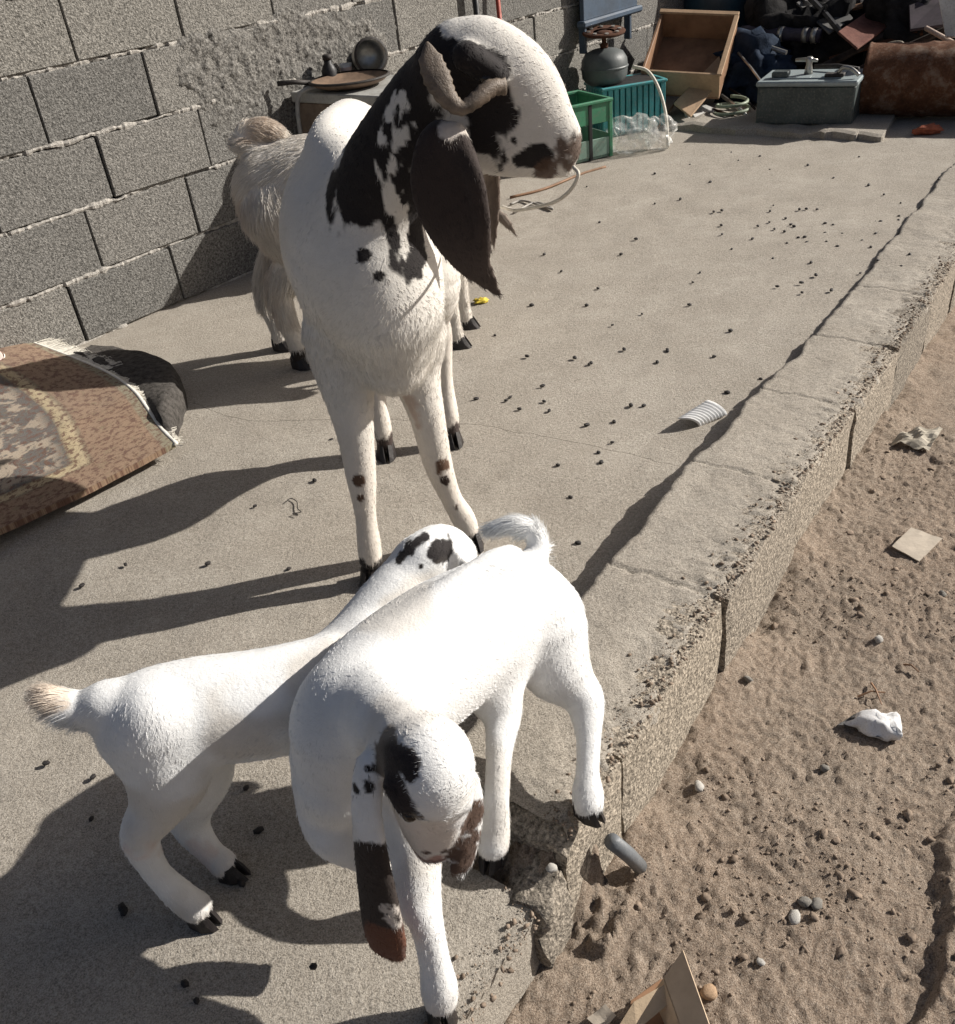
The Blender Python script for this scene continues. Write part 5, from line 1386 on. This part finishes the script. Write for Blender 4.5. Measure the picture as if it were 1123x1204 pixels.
flap([gz(742, 1178, zb + .0), gz(778, 1152, zb + .0), gz(800, 1240, zb + .004), gz(735, 1245, zb + .004)], m=M_TAND, name='bottom_panel')
sheet('paper_scrap', [(690, 1200), (712, 1188), (725, 1200), (706, 1215)], [.003, .012, .012, .004], M_CARDP, 'small torn paper scrap beside the open carton', 'scrap', .006, .0012, 5)

# pipe stub at the kerb end
pA, pB = gz(727, 996, -.02), dirt_pt(752, 1022); pB[2] += .008
ps = empty('pipe_stub', tuple((pA + pB) / 2)); tag(ps, 'short grey plastic pipe sticking out at the broken kerb end', 'pipe')
M_PIPE = m_plain('grey_pipe', (.14, .15, .16), .45, .15, 30)
pd_ = (pB - pA) / np.linalg.norm(pB - pA)
o = link('pipe_wall', tube_mesh([pA - pd_ * .03, pA + (pB - pA) * .5 + np.array([0, 0, .004]), pB], .012, 16), M_PIPE, smooth=True); wparent(o, ps)
# twigs near the cup
for k, (a, b, lb) in enumerate((((1008, 822), (1040, 818), 'thin dry twig lying above the crushed cup'), ((1024, 806), (1036, 832), 'short crossed twig above the crushed cup'), ((1062, 784), (1080, 794), 'dry twig end lying by the pale stone'))):
    A_, B_ = dirt_pt(*a), dirt_pt(*b); A_[2] += .006; B_[2] += .008
    o = link('twig', tube_mesh([A_, (A_ + B_) / 2 + np.array([0, .003, .006]), B_], [.0022, .0018, .0012], 5), M_TAND); tag(o, lb, 'twig')

# stones one can pick out
def stone_mesh(seed, sub=2):
    bm = bmesh.new(); bmesh.ops.create_icosphere(bm, subdivisions=sub, radius=1.0)
    V = np.array([v.co[:] for v in bm.verts]); n1 = fbm(V + seed * 5.3, 1.1, 3, .6)
    for v, w in zip(bm.verts, V * (1 + .38 * n1)[:, None]): v.co = w
    return bm_mesh(bm, 'stone')
M_STW = m_plain('white_stone', (.52, .50, .46), .85, .15, 60, spec=.2); M_STG = m_plain('grey_stone', (.25, .235, .21), .9, .2, 60, spec=.2)
for k, (px, py, r, m, lb) in enumerate(((1033, 753, .0085, M_STW, 'whitish pebble lying alone on the dirt'), (933, 1080, .0095, M_STW, 'white stone lying beside the small dark stones'),
        (946, 1062, .009, M_STG, 'small grey stone touching the row above the white stone'), (960, 1064, .008, M_STG, 'small grey stone at the end of the stone row'),
        (895, 1132, .006, M_STW, 'tiny white pebble below the white stone'), (834, 1168, .010, M_TAN, 'tan oblong stone by the cardboard carton'), (822, 926, .009, M_STW, 'pale stone half sunk in the dirt below the kerb'),
        (648, 1022, .007, M_STW, 'small pale chip in the rubble at the kerb end'), (1108, 700, .008, M_STG, 'grey pebble on the dirt beyond the flat card'), (880, 800, .008, M_STG, 'grey pebble at the foot of the kerb'), (970, 905, .007, M_STG, 'grey pebble below the crushed cup'))):
    P = dirt_pt(px, py); o = link('stone', stone_mesh(k + 1), m, smooth=True)
    o.location = (P[0], P[1], P[2] + r * .35); o.scale = (r * 1.2, r, r * .75); o.rotation_euler = (0, 0, k * 1.3); tag(o, lb, 'stone')

# loose crumbs of soil and grit over the dirt: nobody could count them
def crumb(k, sub):
    bm = bmesh.new(); bmesh.ops.create_icosphere(bm, subdivisions=sub, radius=1.0)
    V = np.array([v.co[:] for v in bm.verts]); V = V * (1 + .55 * fbm(V + k * 5.3, 1.6, 2, .7))[:, None]
    F = np.array([[v.index for v in f.verts] for f in bm.faces]); bm.free(); return V, F
tm0 = [crumb(k, 1) for k in range(8)]; tm1 = [crumb(k + 20, 2) for k in range(6)]
VV, FF, off = [], [], 0
def put(x, y, z, r):
    global off
    V, F = tm1[rng.integers(6)] if r > .0045 else tm0[rng.integers(8)]
    a = rng.uniform(0, 6.28); c_, s_ = math.cos(a), math.sin(a); t = rng.uniform(-.5, .5)
    W = V * np.array([r * rng.uniform(.9, 1.6), r, r * rng.uniform(.5, .9)])
    W = np.stack([W[:, 0], W[:, 1] * math.cos(t) - W[:, 2] * math.sin(t), W[:, 1] * math.sin(t) + W[:, 2] * math.cos(t)], 1)
    W = np.stack([W[:, 0] * c_ - W[:, 1] * s_, W[:, 0] * s_ + W[:, 1] * c_, W[:, 2]], 1) + np.array([x, y, z + r * .05])
    VV.append(W); FF.append(F + off); off += len(V)
NC = 9500
sx = rng.uniform(-.2, 1.9, NC * 4); sy = rng.uniform(.4, 3.2, NC * 4)
nn_ = sx * KN[0] + sy * KN[1]; ss_ = sx * KE[0] + sy * KE[1]
clus = fbm(np.stack([sx, sy, 0 * sx], 1), 5, 4)
ok = ((nn_ > N_OUT + .004) | ((nn_ > N_IN) & (ss_ > .51) & (ss_ < .66))) & (rng.random(NC * 4) < .22 + .9 * clus) & (np.hypot(sx, sy) < 1.0 + 2.2 * rng.random(NC * 4))
sx, sy = sx[ok][:NC], sy[ok][:NC]
szs = dirt_h(sx[:, None], sy[:, None])[:, 0]
rr = np.minimum(.0012 * (1 - rng.random(len(sx))) ** -.42, .0065)
for x, y, z, r in zip(sx, sy, szs, rr): put(x, y, z, r)
# rubble crumbs on the worn rim of kerb and near slab
for k in range(2600):
    s = random.uniform(-.1, 3.4); n = N_OUT - abs(random.gauss(0, .03))
    if s < .6: zt = .001
    elif s < .66: continue
    else: zt = kerb_top(s) + .003
    x, y, _ = kw(s, n); put(x, y, zt, min(.0009 * (1 - random.random()) ** -.5, .004))
V = np.concatenate(VV); F = np.concatenate(FF)
me = bpy.data.meshes.new('grit'); me.vertices.add(len(V)); me.vertices.foreach_set('co', V.ravel()); me.loops.add(F.size); me.loops.foreach_set('vertex_index', F.ravel())
me.polygons.add(len(F)); me.polygons.foreach_set('loop_start', np.arange(len(F)) * 3); me.update(calc_edges=True)
o = link('loose_grit', me, m_plain('soil_crumbs', (.25, .195, .15), .95, .35, 30, spec=.12)); tag(o, 'loose crumbs of soil and grit scattered over the dirt and kerb edge', 'grit', kind='stuff')

# droppings on the concrete
z5 = [(99, 45), (280, 30), (360, 14), (188, 222), (218, 217), (410, 197), (398, 219), (507, 213), (532, 211), (573, 212), (765, 122), (822, 157), (884, 188), (877, 237), (876, 253),
      (216, 272), (352, 275), (456, 246), (395, 260), (414, 286), (475, 269), (487, 276), (451, 295), (602, 265), (632, 271), (602, 299), (666, 303), (790, 258), (809, 259), (791, 303), (740, 328), (773, 354),
      (219, 305), (332, 322), (461, 338), (502, 318), (526, 316), (534, 334), (608, 333), (648, 351), (255, 360), (408, 395), (550, 411), (568, 458), (799, 407), (734, 450), (917, 386), (886, 428), (626, 515), (514, 486), (517, 523), (425, 500), (137, 447), (110, 484), (97, 569), (251, 665), (15, 737), (187, 761), (363, 845), (238, 897), (1071, 60), (1026, 104)]
dpx = [(780 + x * .3155, 180 + y * .3155) for x, y in z5]
dpx += [(720, 383), (695, 428), (734, 412), (785, 414), (676, 422), (693, 429), (773, 427), (840, 420), (859, 390), (855, 462), (646, 484), (690, 501), (722, 497), (757, 478), (742, 478), (720, 521), (671, 586), (707, 545), (704, 533), (656, 548), (680, 640),
        (600, 468), (611, 482), (595, 472), (640, 473), (638, 455), (582, 395), (560, 470), (148, 665), (97, 690), (340, 670), (370, 566), (390, 518), (300, 596), (245, 664), (55, 899), (110, 915), (108, 964), (145, 1070), (147, 1074), (370, 1140), (232, 1178), (218, 1158), (285, 1040), (290, 928), (305, 978),
        (730, 300), (748, 282), (703, 340), (690, 360), (755, 370), (660, 320), (625, 360), (770, 240), (800, 235), (835, 215), (905, 200), (950, 195), (980, 210), (705, 262), (640, 300), (690, 220), (770, 205), (860, 180), (1010, 185), (620, 420)]
dm_ = []
for k in range(4):
    bm = bmesh.new(); bmesh.ops.create_icosphere(bm, subdivisions=1, radius=1.0)
    for v in bm.verts: v.co *= 1 + .22 * mnoise.noise(v.co * 1.4 + Vector((k * 7, 0, 0)))
    me = bm_mesh(bm, 'dropping'); me.materials.append(M_HOOF if k else M_SOOT); me.polygons.foreach_set('use_smooth', [True] * len(me.polygons)); dm_.append(me)
for px, py in dpx:
    P = gz(px, py); s, n = k_sn(P)
    z = .0
    if n > N_IN - .01: P = gz(px, py, kerb_top(s)); z = kerb_top(s) + .004
    o = bpy.data.objects.new('dropping', random.choice(dm_)); col.objects.link(o)
    r = random.uniform(.0042, .0068)
    o.scale = (r * random.uniform(1.2, 1.6), r, r * .85); o.rotation_euler = (0, 0, random.uniform(0, 6.28)); o.location = (P[0], P[1], z + r * .7)
    tag(o, 'small dark goat dropping on the concrete floor', 'dropping', 'goat droppings scattered over the concrete')
